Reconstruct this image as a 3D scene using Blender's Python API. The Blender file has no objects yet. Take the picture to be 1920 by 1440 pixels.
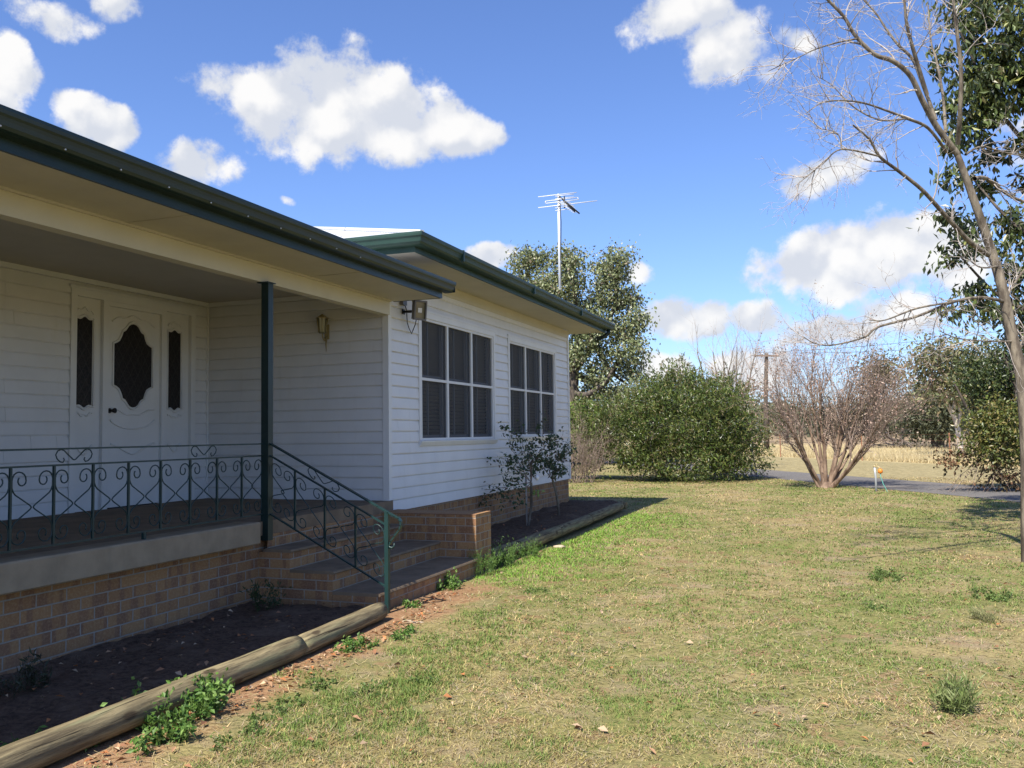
import bpy, math, random
import numpy as np
from mathutils import Vector, Matrix
R = math.radians
scene = bpy.context.scene
col = scene.collection
rng = np.random.default_rng(7)

# ------------------------------------------------------------------ camera
FPX, PITCH, ROLL, YAW = 1644.83, .05726, -.01385, .34915
CAM = np.array([4.8816, -9.1443, 1.45])
G = -.06                                          # lawn level (porch floor is at .70)
_F = np.array([-math.sin(YAW)*math.cos(PITCH), math.cos(YAW)*math.cos(PITCH), math.sin(PITCH)])
_R = np.array([math.cos(YAW), math.sin(YAW), 0.]); _U = np.cross(_R, _F)
_R2 = _R*math.cos(ROLL)+_U*math.sin(ROLL); _U2 = -_R*math.sin(ROLL)+_U*math.cos(ROLL)
cd = bpy.data.cameras.new('camera'); camo = bpy.data.objects.new('camera', cd); col.objects.link(camo)
cd.sensor_width = 36; cd.lens = 36*FPX/1920; cd.clip_end = 3000; cd.clip_start = .05
camo.matrix_world = Matrix(((_R2[0], _U2[0], -_F[0], CAM[0]), (_R2[1], _U2[1], -_F[1], CAM[1]), (_R2[2], _U2[2], -_F[2], CAM[2]), (0, 0, 0, 1)))
scene.camera = camo

def ray(x, y): return _F+_R2*(x-960)/FPX-_U2*(y-720)/FPX
def at(x, y, depth): return CAM+ray(x, y)*depth
def atg(x, y, z=G):
    d = ray(x, y); return CAM+d*(z-CAM[2])/d[2]

# ------------------------------------------------------------------ light
SUN = np.array([-.13, -.82, 1.]); SUN /= np.linalg.norm(SUN)      # towards the sun
elev = math.asin(SUN[2]); azim = math.atan2(SUN[0], SUN[1])        # from +Y clockwise
sl = bpy.data.lights.new('sun', 'SUN'); sl.energy = 5.0; sl.angle = R(.53); sl.color = (1, .94, .84)
so = bpy.data.objects.new('sun', sl); col.objects.link(so)
so.rotation_euler = Vector(-SUN).to_track_quat('-Z', 'Y').to_euler(); so.location = (0, -20, 30)
scene.view_settings.view_transform = 'Standard'; scene.view_settings.look = 'None'
scene.view_settings.exposure = 0.85; scene.view_settings.gamma = 1; scene.view_settings.use_curve_mapping = False
cy = scene.cycles
cy.max_bounces = 4; cy.diffuse_bounces = 2; cy.glossy_bounces = 2; cy.transmission_bounces = 3; cy.transparent_max_bounces = 4
cy.caustics_reflective = False; cy.caustics_refractive = False

# ------------------------------------------------------------------ node helper
class NT:
    def __init__(s, tree): s.t = tree; s.n = tree.nodes; s.l = tree.links
    def node(s, kind, **kw):
        nd = s.n.new(kind)
        for k, v in kw.items(): setattr(nd, k, v)
        return nd
    def put(s, sock, v):
        if hasattr(v, 'is_output') or isinstance(v, bpy.types.NodeSocket): s.l.new(v, sock)
        elif v is not None:
            if sock.type == 'RGBA' and len(v) == 3: v = (*v, 1)
            sock.default_value = v
    def math(s, op, a, b=None, c=None, clamp=False):
        nd = s.node('ShaderNodeMath', operation=op, use_clamp=clamp)
        for i, v in enumerate((a, b, c)):
            if v is not None: s.put(nd.inputs[i], v)
        return nd.outputs[0]
    def vmath(s, op, a, b=None):
        nd = s.node('ShaderNodeVectorMath', operation=op); s.put(nd.inputs[0], a)
        if b is not None: s.put(nd.inputs[1], b)
        return nd.outputs['Value'] if op in ('DOT_PRODUCT', 'LENGTH') else nd.outputs[0]
    def mix(s, f, a, b, mode='MIX'):
        nd = s.node('ShaderNodeMix', data_type='RGBA', blend_type=mode); nd.clamp_factor = True
        s.put(nd.inputs[0], f); s.put(nd.inputs[6], a); s.put(nd.inputs[7], b); return nd.outputs[2]
    def noise(s, vec, scale, detail=3., rough=.55, dist=0.):
        nd = s.node('ShaderNodeTexNoise'); s.put(nd.inputs['Vector'], vec)
        nd.inputs['Scale'].default_value = scale; nd.inputs['Detail'].default_value = detail
        nd.inputs['Roughness'].default_value = rough; nd.inputs['Distortion'].default_value = dist
        return nd.outputs['Fac']
    def ramp(s, f, lo, hi, a=0., b=1.):
        nd = s.node('ShaderNodeMapRange', interpolation_type='SMOOTHSTEP'); s.put(nd.inputs[0], f)
        for i, v in zip((1, 2, 3, 4), (lo, hi, a, b)): nd.inputs[i].default_value = v
        return nd.outputs[0]
    def coords(s, scale=None, kind='Object'):
        o = s.node('ShaderNodeTexCoord').outputs[kind]
        if scale is None: return o
        return s.vmath('MULTIPLY', o, scale)
    def pos(s): return s.node('ShaderNodeNewGeometry').outputs['Position']

def new_mat(name):
    m = bpy.data.materials.new(name); m.use_nodes = True
    m.node_tree.nodes.clear(); return m, NT(m.node_tree)
def finish(n, color, rough=.6, spec=.3, metal=0., bump=None, bump_str=.3, bump_dist=.01, trans=0., transcol=None):
    p = n.node('ShaderNodeBsdfPrincipled'); o = n.node('ShaderNodeOutputMaterial')
    n.put(p.inputs['Base Color'], color); n.put(p.inputs['Roughness'], rough)
    p.inputs['Specular IOR Level'].default_value = spec; p.inputs['Metallic'].default_value = metal
    if bump is not None:
        b = n.node('ShaderNodeBump'); b.inputs['Strength'].default_value = bump_str; b.inputs['Distance'].default_value = bump_dist
        n.put(b.inputs['Height'], bump); n.l.new(b.outputs[0], p.inputs['Normal'])
    out = p.outputs[0]
    if trans:
        t = n.node('ShaderNodeBsdfTranslucent'); n.put(t.inputs[0], transcol if transcol is not None else color)
        ms = n.node('ShaderNodeMixShader'); ms.inputs[0].default_value = trans
        n.l.new(out, ms.inputs[1]); n.l.new(t.outputs[0], ms.inputs[2]); out = ms.outputs[0]
    n.l.new(out, o.inputs[0])

# ------------------------------------------------------------------ world: sky and clouds
w = bpy.data.worlds.new('World'); scene.world = w; w.use_nodes = True
n = NT(w.node_tree); n.n.clear()
sky = n.node('ShaderNodeTexSky', sky_type='NISHITA'); sky.sun_disc = False
sky.sun_elevation = elev; sky.sun_rotation = azim; sky.altitude = 200; sky.air_density = 1.0; sky.dust_density = .8; sky.ozone_density = 2.8
d = n.coords(kind='Generated')
wv = n.node('ShaderNodeTexNoise'); n.put(wv.inputs['Vector'], d); wv.inputs['Scale'].default_value = 9; wv.inputs['Detail'].default_value = 3
warp = n.vmath('SUBTRACT', wv.outputs['Color'], (.5, .5, .5))
warp = n.vmath('MULTIPLY', warp, (.05, .05, .05))
dw = n.vmath('ADD', d, warp)
# each blob: pixel centre, half width and half height (pixels), strength
BLOBS = [(520,180,115,55,1),(600,165,95,70,1),(690,205,120,75,1),(640,235,150,60,1),(790,240,110,55,1),(850,255,75,45,.9),(925,252,35,30,.55),
         (0,150,40,58,1),(20,110,26,30,.8),(150,205,40,30,.8),(180,235,48,34,.85),(215,215,22,18,.5),(370,315,75,38,.62),(60,35,90,28,.42),(205,12,45,26,.6),
         (1290,45,105,45,.75),(1350,100,70,55,.8),(1440,140,30,28,.5),(1485,75,40,26,.45),
         (1545,335,85,32,.62),(1610,300,50,24,.55),(1600,488,135,62,1),(1690,480,110,52,1),(1530,505,80,42,.9),(1580,445,60,34,.8),(1800,500,60,45,.8),
         (1290,600,75,36,1),(1420,597,48,27,.9),(1550,620,85,26,.85),(1690,580,75,36,.7),(920,480,60,26,.8),(1245,690,50,30,.95),(1400,690,75,40,.85),(1190,520,40,22,.6),
         (560,385,20,9,.3),(1800,690,90,30,.6),(-160,80,90,60,.9),(2080,240,120,60,.9),(2150,560,130,40,.9),(-250,420,160,60,.9)]
tot = None
for bx, by, sx, sy, st in BLOBS:
    c = ray(bx, by); c /= np.linalg.norm(c)
    u = np.cross(c, (0, 0, 1)); u /= np.linalg.norm(u); v = np.cross(u, c)
    m = Matrix(((u[0], c[0], v[0]), (u[1], c[1], v[1]), (u[2], c[2], v[2])))
    mp = n.node('ShaderNodeMapping', vector_type='TEXTURE'); n.put(mp.inputs['Vector'], dw)
    mp.inputs['Location'].default_value = tuple(c); mp.inputs['Rotation'].default_value = tuple(m.to_euler())
    mp.inputs['Scale'].default_value = (1.15*sx/FPX, .3, 1.15*sy/FPX)
    q = n.vmath('DOT_PRODUCT', mp.outputs[0], mp.outputs[0])
    f = n.math('SUBTRACT', st, q)
    tot = f if tot is None else n.math('SMOOTH_MAX', tot, f, .35)
def billow(vec):
    w2 = n.node('ShaderNodeTexNoise'); n.put(w2.inputs['Vector'], vec); w2.inputs['Scale'].default_value = 30; w2.inputs['Detail'].default_value = 4
    q = n.vmath('ADD', vec, n.vmath('MULTIPLY', n.vmath('SUBTRACT', w2.outputs['Color'], (.5, .5, .5)), (.035, .035, .035)))
    v1 = n.node('ShaderNodeTexVoronoi', feature='SMOOTH_F1'); n.put(v1.inputs['Vector'], q); v1.inputs['Scale'].default_value = 19; v1.inputs['Smoothness'].default_value = .35
    return n.math('SUBTRACT', .74, v1.outputs['Distance'])
b1 = billow(d); b2 = billow(n.vmath('ADD', d, (-.004, -.004, .014)))
f1 = n.noise(d, 34, 8, .64); f2 = n.noise(d, 9, 4, .55)
dens = n.math('ADD', tot, n.math('MULTIPLY', n.math('SUBTRACT', f1, .5), 2.1))
dens = n.math('ADD', dens, n.math('MULTIPLY', n.math('SUBTRACT', f2, .5), .8))
dens = n.math('ADD', dens, b1)
alpha = n.ramp(dens, -.03, .72)
emb = n.math('MULTIPLY', n.math('SUBTRACT', b1, b2), 2.6)
shade = n.ramp(n.math('ADD', n.math('ADD', n.math('MULTIPLY', dens, .35), emb), n.math('MULTIPLY', n.math('SUBTRACT', f2, .5), 1.3)), -.25, .95)
ccol = n.mix(shade, (.70, .735, .81), (1.0, .99, .975))
skyc = n.mix(1.0, sky.outputs[0], (.86, .99, 1.33), 'MULTIPLY')
bsky = n.node('ShaderNodeBackground'); n.put(bsky.inputs[0], skyc); bsky.inputs[1].default_value = .089
bcl = n.node('ShaderNodeBackground'); n.put(bcl.inputs[0], ccol); bcl.inputs[1].default_value = .56
msh = n.node('ShaderNodeMixShader'); n.put(msh.inputs[0], n.math('MULTIPLY', alpha, .97)); n.l.new(bsky.outputs[0], msh.inputs[1]); n.l.new(bcl.outputs[0], msh.inputs[2])
wo = n.node('ShaderNodeOutputWorld'); n.l.new(msh.outputs[0], wo.inputs[0])

# ------------------------------------------------------------------ objects, meshes
WORLD = {}
def link(o, parent, loc):
    col.objects.link(o)
    o.location = loc if parent is None else np.array(loc)-WORLD[parent]
    if parent is not None: o.parent = parent
    WORLD[o] = np.array(loc, float)
def tag(o, label=None, cat=None, group=None, kind=None):
    for k, v in (('label', label), ('category', cat), ('group', group), ('kind', kind)):
        if v: o[k] = v
    return o
def thing(name, loc, label, cat, group=None):
    o = bpy.data.objects.new(name, None); o.empty_display_size = .2
    link(o, None, tuple(map(float, loc))); return tag(o, label, cat, group)

class MB:
    def __init__(s): s.v = []; s.f = []; s.c = 0; s.sm = []
    def add(s, v, f, smooth=False):
        v = np.asarray(v, float).reshape(-1, 3)
        for q in f: s.f.append(tuple(int(i)+s.c for i in q)); s.sm.append(smooth)
        s.v.append(v); s.c += len(v); return s
    def box(s, a, b, rot=None):
        a = np.minimum(a, b).astype(float) if False else np.array([min(x, y) for x, y in zip(a, b)], float); b = np.array([max(x, y) for x, y in zip(a, b)], float) if True else b
        return s._box(a, b)
    def _box(s, a, b):
        v = [(x, y, z) for x in (a[0], b[0]) for y in (a[1], b[1]) for z in (a[2], b[2])]
        return s.add(v, [(0, 1, 3, 2), (4, 6, 7, 5), (0, 4, 5, 1), (2, 3, 7, 6), (0, 2, 6, 4), (1, 5, 7, 3)])
    def obox(s, c, ax, half):
        c = np.asarray(c, float); ax = np.asarray(ax, float)
        v = [c+ax[0]*half[0]*i+ax[1]*half[1]*j+ax[2]*half[2]*k for i in (-1, 1) for j in (-1, 1) for k in (-1, 1)]
        return s.add(v, [(0, 1, 3, 2), (4, 6, 7, 5), (0, 4, 5, 1), (2, 3, 7, 6), (0, 2, 6, 4), (1, 5, 7, 3)])
    def tube(s, pts, r, sides=8, smooth=True, caps=True):
        pts = np.asarray(pts, float); k = len(pts); r = np.broadcast_to(np.asarray(r, float), (k,))
        t = np.gradient(pts, axis=0); t /= np.linalg.norm(t, axis=1)[:, None]+1e-12
        ref = np.array([0, 0, 1.]) if abs(t[0][2]) < .9 else np.array([1., 0, 0])
        a = np.cross(t[0], ref); a /= np.linalg.norm(a); ang = np.arange(sides)*2*math.pi/sides
        vs = []
        for i in range(k):
            a = a-t[i]*(a@t[i]); a /= np.linalg.norm(a)+1e-12; b = np.cross(t[i], a)
            vs.append(pts[i]+r[i]*(np.cos(ang)[:, None]*a+np.sin(ang)[:, None]*b))
        f = []
        for i in range(k-1):
            for j in range(sides):
                j2 = (j+1) % sides; f.append((i*sides+j, i*sides+j2, (i+1)*sides+j2, (i+1)*sides+j))
        s.add(np.concatenate(vs), f, smooth)
        if caps:
            base = s.c-k*sides
            s.f.append(tuple(base+j for j in range(sides))[::-1]); s.sm.append(False)
            s.f.append(tuple(base+(k-1)*sides+j for j in range(sides))); s.sm.append(False)
        return s
    def extrude(s, prof, o, ex, ey, d, smooth=False):
        """closed profile (x,y) in plane ex,ey at o, swept along vector d"""
        prof = np.asarray(prof, float); o = np.asarray(o, float); k = len(prof)
        a = o+prof[:, :1]*np.asarray(ex, float)+prof[:, 1:]*np.asarray(ey, float); b = a+np.asarray(d, float)
        f = [(i, (i+1) % k, k+(i+1) % k, k+i) for i in range(k)]
        s.add(np.concatenate([a, b]), f, smooth)
        base = s.c-2*k
        s.f.append(tuple(base+i for i in range(k))[::-1]); s.sm.append(False)
        s.f.append(tuple(base+k+i for i in range(k))); s.sm.append(False)
        return s
    def build(s, name, m, parent=None, loc=None, fix=True):
        loc = np.array(loc if loc is not None else (WORLD[parent] if parent is not None else (0, 0, 0)), float)
        me = bpy.data.meshes.new(name); v = np.concatenate(s.v)-loc
        me.from_pydata(v.tolist(), [], s.f); me.polygons.foreach_set('use_smooth', s.sm); me.update()
        if fix:
            import bmesh
            bm = bmesh.new(); bm.from_mesh(me); bmesh.ops.recalc_face_normals(bm, faces=bm.faces); bm.to_mesh(me); bm.free()
        me.materials.append(m)
        o = bpy.data.objects.new(name, me); link(o, parent, tuple(loc)); return o

def raw_mesh(name, V, Fc, m, parent=None, loc=None, colr=None, smooth=False):
    """big numpy mesh, all faces with the same number of corners; colr = colour per face"""
    loc = np.array(loc if loc is not None else (WORLD[parent] if parent is not None else (0, 0, 0)), float)
    me = bpy.data.meshes.new(name); V = np.asarray(V, np.float32)-loc.astype(np.float32); Fc = np.asarray(Fc, np.int32)
    k = Fc.shape[1]
    me.vertices.add(len(V)); me.vertices.foreach_set('co', V.ravel())
    me.loops.add(Fc.size); me.loops.foreach_set('vertex_index', Fc.ravel())
    me.polygons.add(len(Fc)); me.polygons.foreach_set('loop_start', np.arange(0, Fc.size, k, dtype=np.int32))
    me.polygons.foreach_set('use_smooth', np.full(len(Fc), smooth))
    me.update(calc_edges=True)
    if colr is not None:
        at_ = me.attributes.new('col', 'FLOAT_COLOR', 'FACE')
        c4 = np.ones((len(Fc), 4), np.float32); c4[:, :3] = colr; at_.data.foreach_set('color', c4.ravel())
    me.materials.append(m)
    o = bpy.data.objects.new(name, me); link(o, parent, tuple(loc)); return o

def sticks(P0, P1, r0, r1, sides=3):
    P0 = np.asarray(P0, float); P1 = np.asarray(P1, float); k = len(P0)
    t = P1-P0; t /= np.linalg.norm(t, axis=1)[:, None]+1e-9
    ref = np.where(np.abs(t[:, 2:]) < .9, np.array([[0, 0, 1.]]), np.array([[1., 0, 0]]))
    a = np.cross(t, ref); a /= np.linalg.norm(a, axis=1)[:, None]+1e-9; b = np.cross(t, a)
    V = np.zeros((k, 2*sides, 3)); Fc = []
    for j in range(sides):
        an = 2*math.pi*j/sides; dv = math.cos(an)*a+math.sin(an)*b
        V[:, j] = P0+dv*np.reshape(r0, (-1, 1)); V[:, sides+j] = P1+dv*np.reshape(r1, (-1, 1))
        j2 = (j+1) % sides; Fc.append([j, j2, sides+j2, sides+j])
    Fc = np.array(Fc)[None]+(np.arange(k)*2*sides)[:, None, None]
    return V.reshape(-1, 3), Fc.reshape(-1, 4)

def leaves(C, size, rng, aspect=.45, droop=.3, normal_up=.3, dirs=None):
    """diamond leaves, one folded quad each"""
    C = np.asarray(C, float); k = len(C)
    d = rng.normal(size=(k, 3)); d[:, 2] -= droop*1.5
    if dirs is not None: d = d*.6+dirs
    d /= np.linalg.norm(d, axis=1)[:, None]
    u = rng.normal(size=(k, 3)); u[:, 2] += normal_up*2; s_ = np.cross(d, u); s_ /= np.linalg.norm(s_, axis=1)[:, None]+1e-9
    nn = np.cross(s_, d)
    L = (np.asarray(size)*rng.uniform(.65, 1.25, k))[:, None]
    V = np.stack([C, C+d*L*.45+s_*L*aspect*.5+nn*L*.10, C+d*L, C+d*L*.45-s_*L*aspect*.5+nn*L*.10], 1).reshape(-1, 3)
    Fc = np.arange(4*k).reshape(k, 4); return V, Fc

def vnoise(x, y, seed=0):
    r = np.random.default_rng(seed).random((256, 256))
    xi = np.floor(x).astype(int); yi = np.floor(y).astype(int); fx = x-xi; fy = y-yi
    fx = fx*fx*(3-2*fx); fy = fy*fy*(3-2*fy); g = lambda i, j: r[i % 256, j % 256]
    return (g(xi, yi)*(1-fx)+g(xi+1, yi)*fx)*(1-fy)+(g(xi, yi+1)*(1-fx)+g(xi+1, yi+1)*fx)*fy
def fbm(x, y, seed=0, o=4): return sum(vnoise(x*2**i, y*2**i, seed+i)*.5**i for i in range(o))/sum(.5**i for i in range(o))

# ------------------------------------------------------------------ materials
def paint(name, c, rough=.5, var=.06, dirt=.0, bump=.0, spec=.35, sc=3., dirtc=(.25, .2, .15)):
    m, n = new_mat(name); p = n.pos(); a = n.noise(p, sc, 4)
    c2 = tuple(x*(1-var*2) for x in c); cc = n.mix(n.ramp(a, .3, .7), c2, c)
    if dirt:
        dn = n.noise(n.vmath('MULTIPLY', p, (6, 6, 1.2)), 1.4, 5, .65); cc = n.mix(n.math('MULTIPLY', n.ramp(dn, .52, .8), dirt), cc, dirtc)
    h = n.noise(p, 60, 2) if bump else None
    finish(n, cc, rough, spec, bump=h, bump_str=bump, bump_dist=.004); return m
M = {}
M['board'] = paint('white weatherboard paint', (.74, .72, .69), .42, .03, .2, dirtc=(.5, .45, .36))
M['trim'] = paint('white trim paint', (.76, .745, .71), .42, .03, .1, dirtc=(.5, .45, .36))
M['cream'] = paint('cream paint', (.58, .535, .42), .5, .03, .12, dirtc=(.45, .36, .22))
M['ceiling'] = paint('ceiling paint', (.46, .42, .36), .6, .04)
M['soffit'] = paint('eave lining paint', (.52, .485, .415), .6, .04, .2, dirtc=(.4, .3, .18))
M['green'] = paint('dark green steel', (.014, .032, .029), .38, .12, .15, spec=.4, dirtc=(.06, .06, .05))
M['gutter'] = paint('dark green gutter steel', (.028, .064, .050), .45, .12, .25, spec=.25, dirtc=(.04, .05, .045))
M['iron'] = paint('green painted wrought iron', (.013, .038, .037), .4, .1, spec=.4)
def roofmat():
    m, n = new_mat('white roof sheeting'); p = n.pos(); sp = n.node('ShaderNodeSeparateXYZ'); n.put(sp.inputs[0], p)
    u = n.math('SUBTRACT', n.math('FRACT', n.math('DIVIDE', sp.outputs[0], .228)), .5); v = n.math('SUBTRACT', n.math('FRACT', n.math('DIVIDE', sp.outputs[1], .62)), .5)
    q = n.math('ADD', n.math('MULTIPLY', n.math('MULTIPLY', u, u), .052), n.math('MULTIPLY', n.math('MULTIPLY', v, v), .384))
    dn = n.noise(p, 1.5, 5, .65); c = n.mix(n.math('MULTIPLY', n.ramp(dn, .5, .75), .3), (.52, .535, .55), (.36, .36, .35))
    finish(n, n.mix(n.ramp(q, .00012, .0004, 1, 0), c, (.12, .10, .08)), .4, .4); return m
M['roofmetal'] = roofmat()
M['concrete'] = paint('worn concrete', (.25, .18, .115), .9, .14, .45, .6, spec=.12, sc=5, dirtc=(.13, .115, .09))
M['coping'] = paint('painted concrete coping', (.33, .255, .165), .8, .1, .4, .4, spec=.15, sc=6, dirtc=(.16, .14, .1))
M['sash'] = paint('grey sash aluminium', (.22, .23, .24), .4, .05)
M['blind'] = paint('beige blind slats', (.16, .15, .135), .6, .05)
M['dark'] = paint('black void', (.01, .01, .01), .9, 0)
M['black'] = paint('black plastic', (.012, .012, .012), .45, .1)
M['greyplastic'] = paint('grey aluminium casing', (.16, .15, .145), .4, .1)
M['brass'] = paint('aged brass', (.38, .30, .14), .35, .1, spec=.6)
M['alu'] = paint('dull aluminium', (.62, .63, .64), .35, .05, spec=.6)
M['gal'] = paint('galvanised steel', (.42, .44, .46), .45, .15, spec=.5)
M['rust'] = paint('rusty steel', (.30, .135, .07), .8, .25, .3, .4, sc=8, dirtc=(.08, .05, .035))
M['orange'] = paint('orange plastic', (.75, .23, .03), .4, .05)
M['hose'] = paint('teal hose', (.10, .32, .26), .5, .05)
M['stone'] = paint('pale stone', (.45, .36, .25), .85, .2, .2, .5, sc=12)

def glassy():
    m, n = new_mat('dark leadlight glass'); p = n.pos()
    sp = n.node('ShaderNodeSeparateXYZ'); n.put(sp.inputs[0], p); c = n.mix(n.ramp(n.noise(p, 40, 2), .4, .6), (.006, .005, .005), (.022, .016, .014))
    for sg in (1., -1.):                            # came lines of the leadlight
        q = n.math('FRACT', n.math('MULTIPLY', n.math('ADD', n.math('MULTIPLY', sp.outputs[1], 1.6), n.math('MULTIPLY', sp.outputs[2], sg)), 5.5))
        c = n.mix(n.ramp(n.math('ABSOLUTE', n.math('SUBTRACT', q, .5)), .02, .045, .7, 0.), c, (.05, .045, .042))
    finish(n, c, .28, .35, bump=n.noise(p, 70, 1), bump_str=.2); return m
M['glass'] = glassy()
def screen():
    m, n = new_mat('insect screen mesh'); o = n.node('ShaderNodeOutputMaterial')
    df = n.node('ShaderNodeBsdfPrincipled'); df.inputs['Base Color'].default_value = (.075, .075, .078, 1); df.inputs['Roughness'].default_value = .6; df.inputs['Specular IOR Level'].default_value = .2
    tr = n.node('ShaderNodeBsdfTransparent'); ms = n.node('ShaderNodeMixShader'); ms.inputs[0].default_value = .5
    n.l.new(tr.outputs[0], ms.inputs[1]); n.l.new(df.outputs[0], ms.inputs[2]); n.l.new(ms.outputs[0], o.inputs[0]); return m
M['screen'] = screen()
def lampglass():
    m, n = new_mat('lamp front glass'); finish(n, (.16, .15, .09), .05, .9); return m
M['lampglass'] = lampglass()

def brick(name, axis):
    """axis: which world axis runs along the wall ('x' or 'y')"""
    m, n = new_mat(name); p = n.pos(); sp = n.node('ShaderNodeSeparateXYZ'); n.put(sp.inputs[0], p)
    u = sp.outputs[0 if axis == 'x' else 1]; cb = n.node('ShaderNodeCombineXYZ'); n.put(cb.inputs[0], u); n.put(cb.inputs[1], n.math('ADD', sp.outputs[2], .058))
    wob = n.node('ShaderNodeTexNoise'); n.put(wob.inputs['Vector'], p); wob.inputs['Scale'].default_value = 14
    uv = n.vmath('ADD', cb.outputs[0], n.vmath('MULTIPLY', n.vmath('SUBTRACT', wob.outputs['Color'], (.5, .5, .5)), (.006, .006, 0)))
    def bt(c1, c2, mo, off=0., bias=0.):
        b = n.node('ShaderNodeTexBrick'); b.offset = .5; b.offset_frequency = 2; b.squash = 1
        n.put(b.inputs['Vector'], n.vmath('ADD', uv, (off, 0, 0)) if off else uv)
        for k, v in (('Color1', c1), ('Color2', c2), ('Mortar', mo)): b.inputs[k].default_value = (*v, 1)
        b.inputs['Scale'].default_value = 1; b.inputs['Mortar Size'].default_value = .0052; b.inputs['Mortar Smooth'].default_value = .12
        b.inputs['Bias'].default_value = bias; b.inputs['Brick Width'].default_value = .24; b.inputs['Row Height'].default_value = .086; return b
    b1 = bt((.34, .185, .082), (.26, .13, .06), (.28, .24, .19), 0, -.1)
    # flashed dark ends: a second bond shifted, thresholded
    b2 = bt((0, 0, 0), (1, 1, 1), (.5, .5, .5), .115, -.05)
    row = n.math('FLOOR', n.math('DIVIDE', n.math('ADD', sp.outputs[2], .058), .086))
    cc2 = n.node('ShaderNodeCombineXYZ'); n.put(cc2.inputs[0], n.math('MULTIPLY', u, 9.)); n.put(cc2.inputs[1], n.math('MULTIPLY', row, 7.31))
    fl = n.ramp(n.noise(cc2.outputs[0], 1., 1, .4), .50, .58)
    dark = n.mix(n.noise(p, 9, 2), (.12, .062, .045), (.20, .095, .06))
    cB = n.mix(n.math('MULTIPLY', fl, .62), b1.outputs[0], dark)
    g = n.noise(p, 55, 3, .7); cB = n.mix(n.math('MULTIPLY', n.ramp(g, .4, .75), .35), cB, (.52, .36, .19))
    cF = n.mix(b1.outputs['Fac'], cB, n.mix(n.noise(p, 30, 3), (.24, .20, .15), (.38, .34, .28)))
    low = n.ramp(n.math('ADD', sp.outputs[2], n.math('MULTIPLY', n.noise(p, 5, 3), .12)), -.02, .16, .55, 0.)
    cF = n.mix(low, cF, (.16, .105, .065))          # splashed mud along the foot
    h = n.math('ADD', n.math('MULTIPLY', b1.outputs['Fac'], -1.), n.math('MULTIPLY', g, .25))
    finish(n, cF, .85, .2, bump=h, bump_str=.7, bump_dist=.008); return m
M['brick_y'] = brick('face brick along the house', 'y'); M['brick_x'] = brick('face brick across the house', 'x')

def leafmat(name, trans=.28, rough=.5, spec=.3):
    m, n = new_mat(name); a = n.node('ShaderNodeAttribute', attribute_name='col')
    finish(n, a.outputs['Color'], rough, spec, trans=trans); return m
M['leaf'] = leafmat('leaves'); M['blade'] = leafmat('grass blades', .2, .6, .2); M['gloss_leaf'] = leafmat('glossy leaves', .22, .38, .45)
M['litter'] = leafmat('fallen leaves', .1, .7, .15)
def bark(name, a, b, sc=14, stretch=(1, 1, .25)):
    m, n = new_mat(name); p = n.vmath('MULTIPLY', n.pos(), stretch); f = n.noise(p, sc, 5, .65); f2 = n.noise(n.pos(), 3, 3)
    c = n.mix(n.ramp(f, .35, .65), a, b); c = n.mix(n.math('MULTIPLY', n.ramp(f2, .5, .7), .5), c, tuple(x*.6 for x in b))
    finish(n, c, .85, .15, bump=f, bump_str=.6, bump_dist=.02); return m
M['bark_pale'] = bark('pale lichen bark', (.085, .068, .052), (.235, .20, .15)); M['bark_red'] = bark('peeling red brown bark', (.11, .072, .052), (.30, .215, .155), 9)
M['bark_dark'] = bark('dark bark', (.05, .042, .036), (.14, .115, .09)); M['bark_gum'] = bark('white gum bark', (.32, .25, .19), (.66, .60, .52), 4)
M['twig'] = bark('grey twigs', (.28, .24, .21), (.47, .42, .37), 20); M['twig_red'] = bark('reddish twigs', (.21, .15, .118), (.37, .29, .235), 20)
M['twig_dry'] = bark('dry grey brown twigs', (.20, .15, .12), (.33, .26, .21), 20)
def logmat():
    m, n = new_mat('weathered treated pine log'); o = n.coords()
    s_ = n.vmath('MULTIPLY', o, (14, 1.1, 14)); f = n.noise(s_, 2.2, 6, .7); k = n.noise(n.vmath('MULTIPLY', o, (9, .7, 9)), 2., 3)
    c = n.mix(n.ramp(f, .3, .72), (.095, .075, .046), (.30, .245, .135)); c = n.mix(n.math('MULTIPLY', n.ramp(k, .5, .7), .5), c, (.21, .22, .12))
    cr = n.noise(n.vmath('MULTIPLY', o, (26, .55, 26)), 1.5, 4, .6); c = n.mix(n.ramp(cr, .40, .36, 0., .9), c, (.03, .024, .016))
    vk = n.node('ShaderNodeTexVoronoi'); n.put(vk.inputs['Vector'], n.vmath('MULTIPLY', o, (5, 2.2, 5))); vk.inputs['Scale'].default_value = 1.; c = n.mix(n.ramp(vk.outputs['Distance'], .16, .10, 0., .85), c, (.06, .042, .026))
    finish(n, c, .85, .15, bump=f, bump_str=.9, bump_dist=.012); return m
M['log'] = logmat()
def asphalt():
    m, n = new_mat('asphalt drive'); p = n.pos(); f = n.noise(p, 90, 2, .7); g = n.noise(p, .8, 4)
    c = n.mix(n.ramp(f, .35, .7), (.085, .08, .078), (.20, .19, .18)); c = n.mix(n.math('MULTIPLY', n.ramp(g, .45, .7), .45), c, (.20, .17, .14))
    finish(n, c, .95, .06, bump=f, bump_str=.5, bump_dist=.006); return m
M['asphalt'] = asphalt()
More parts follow.
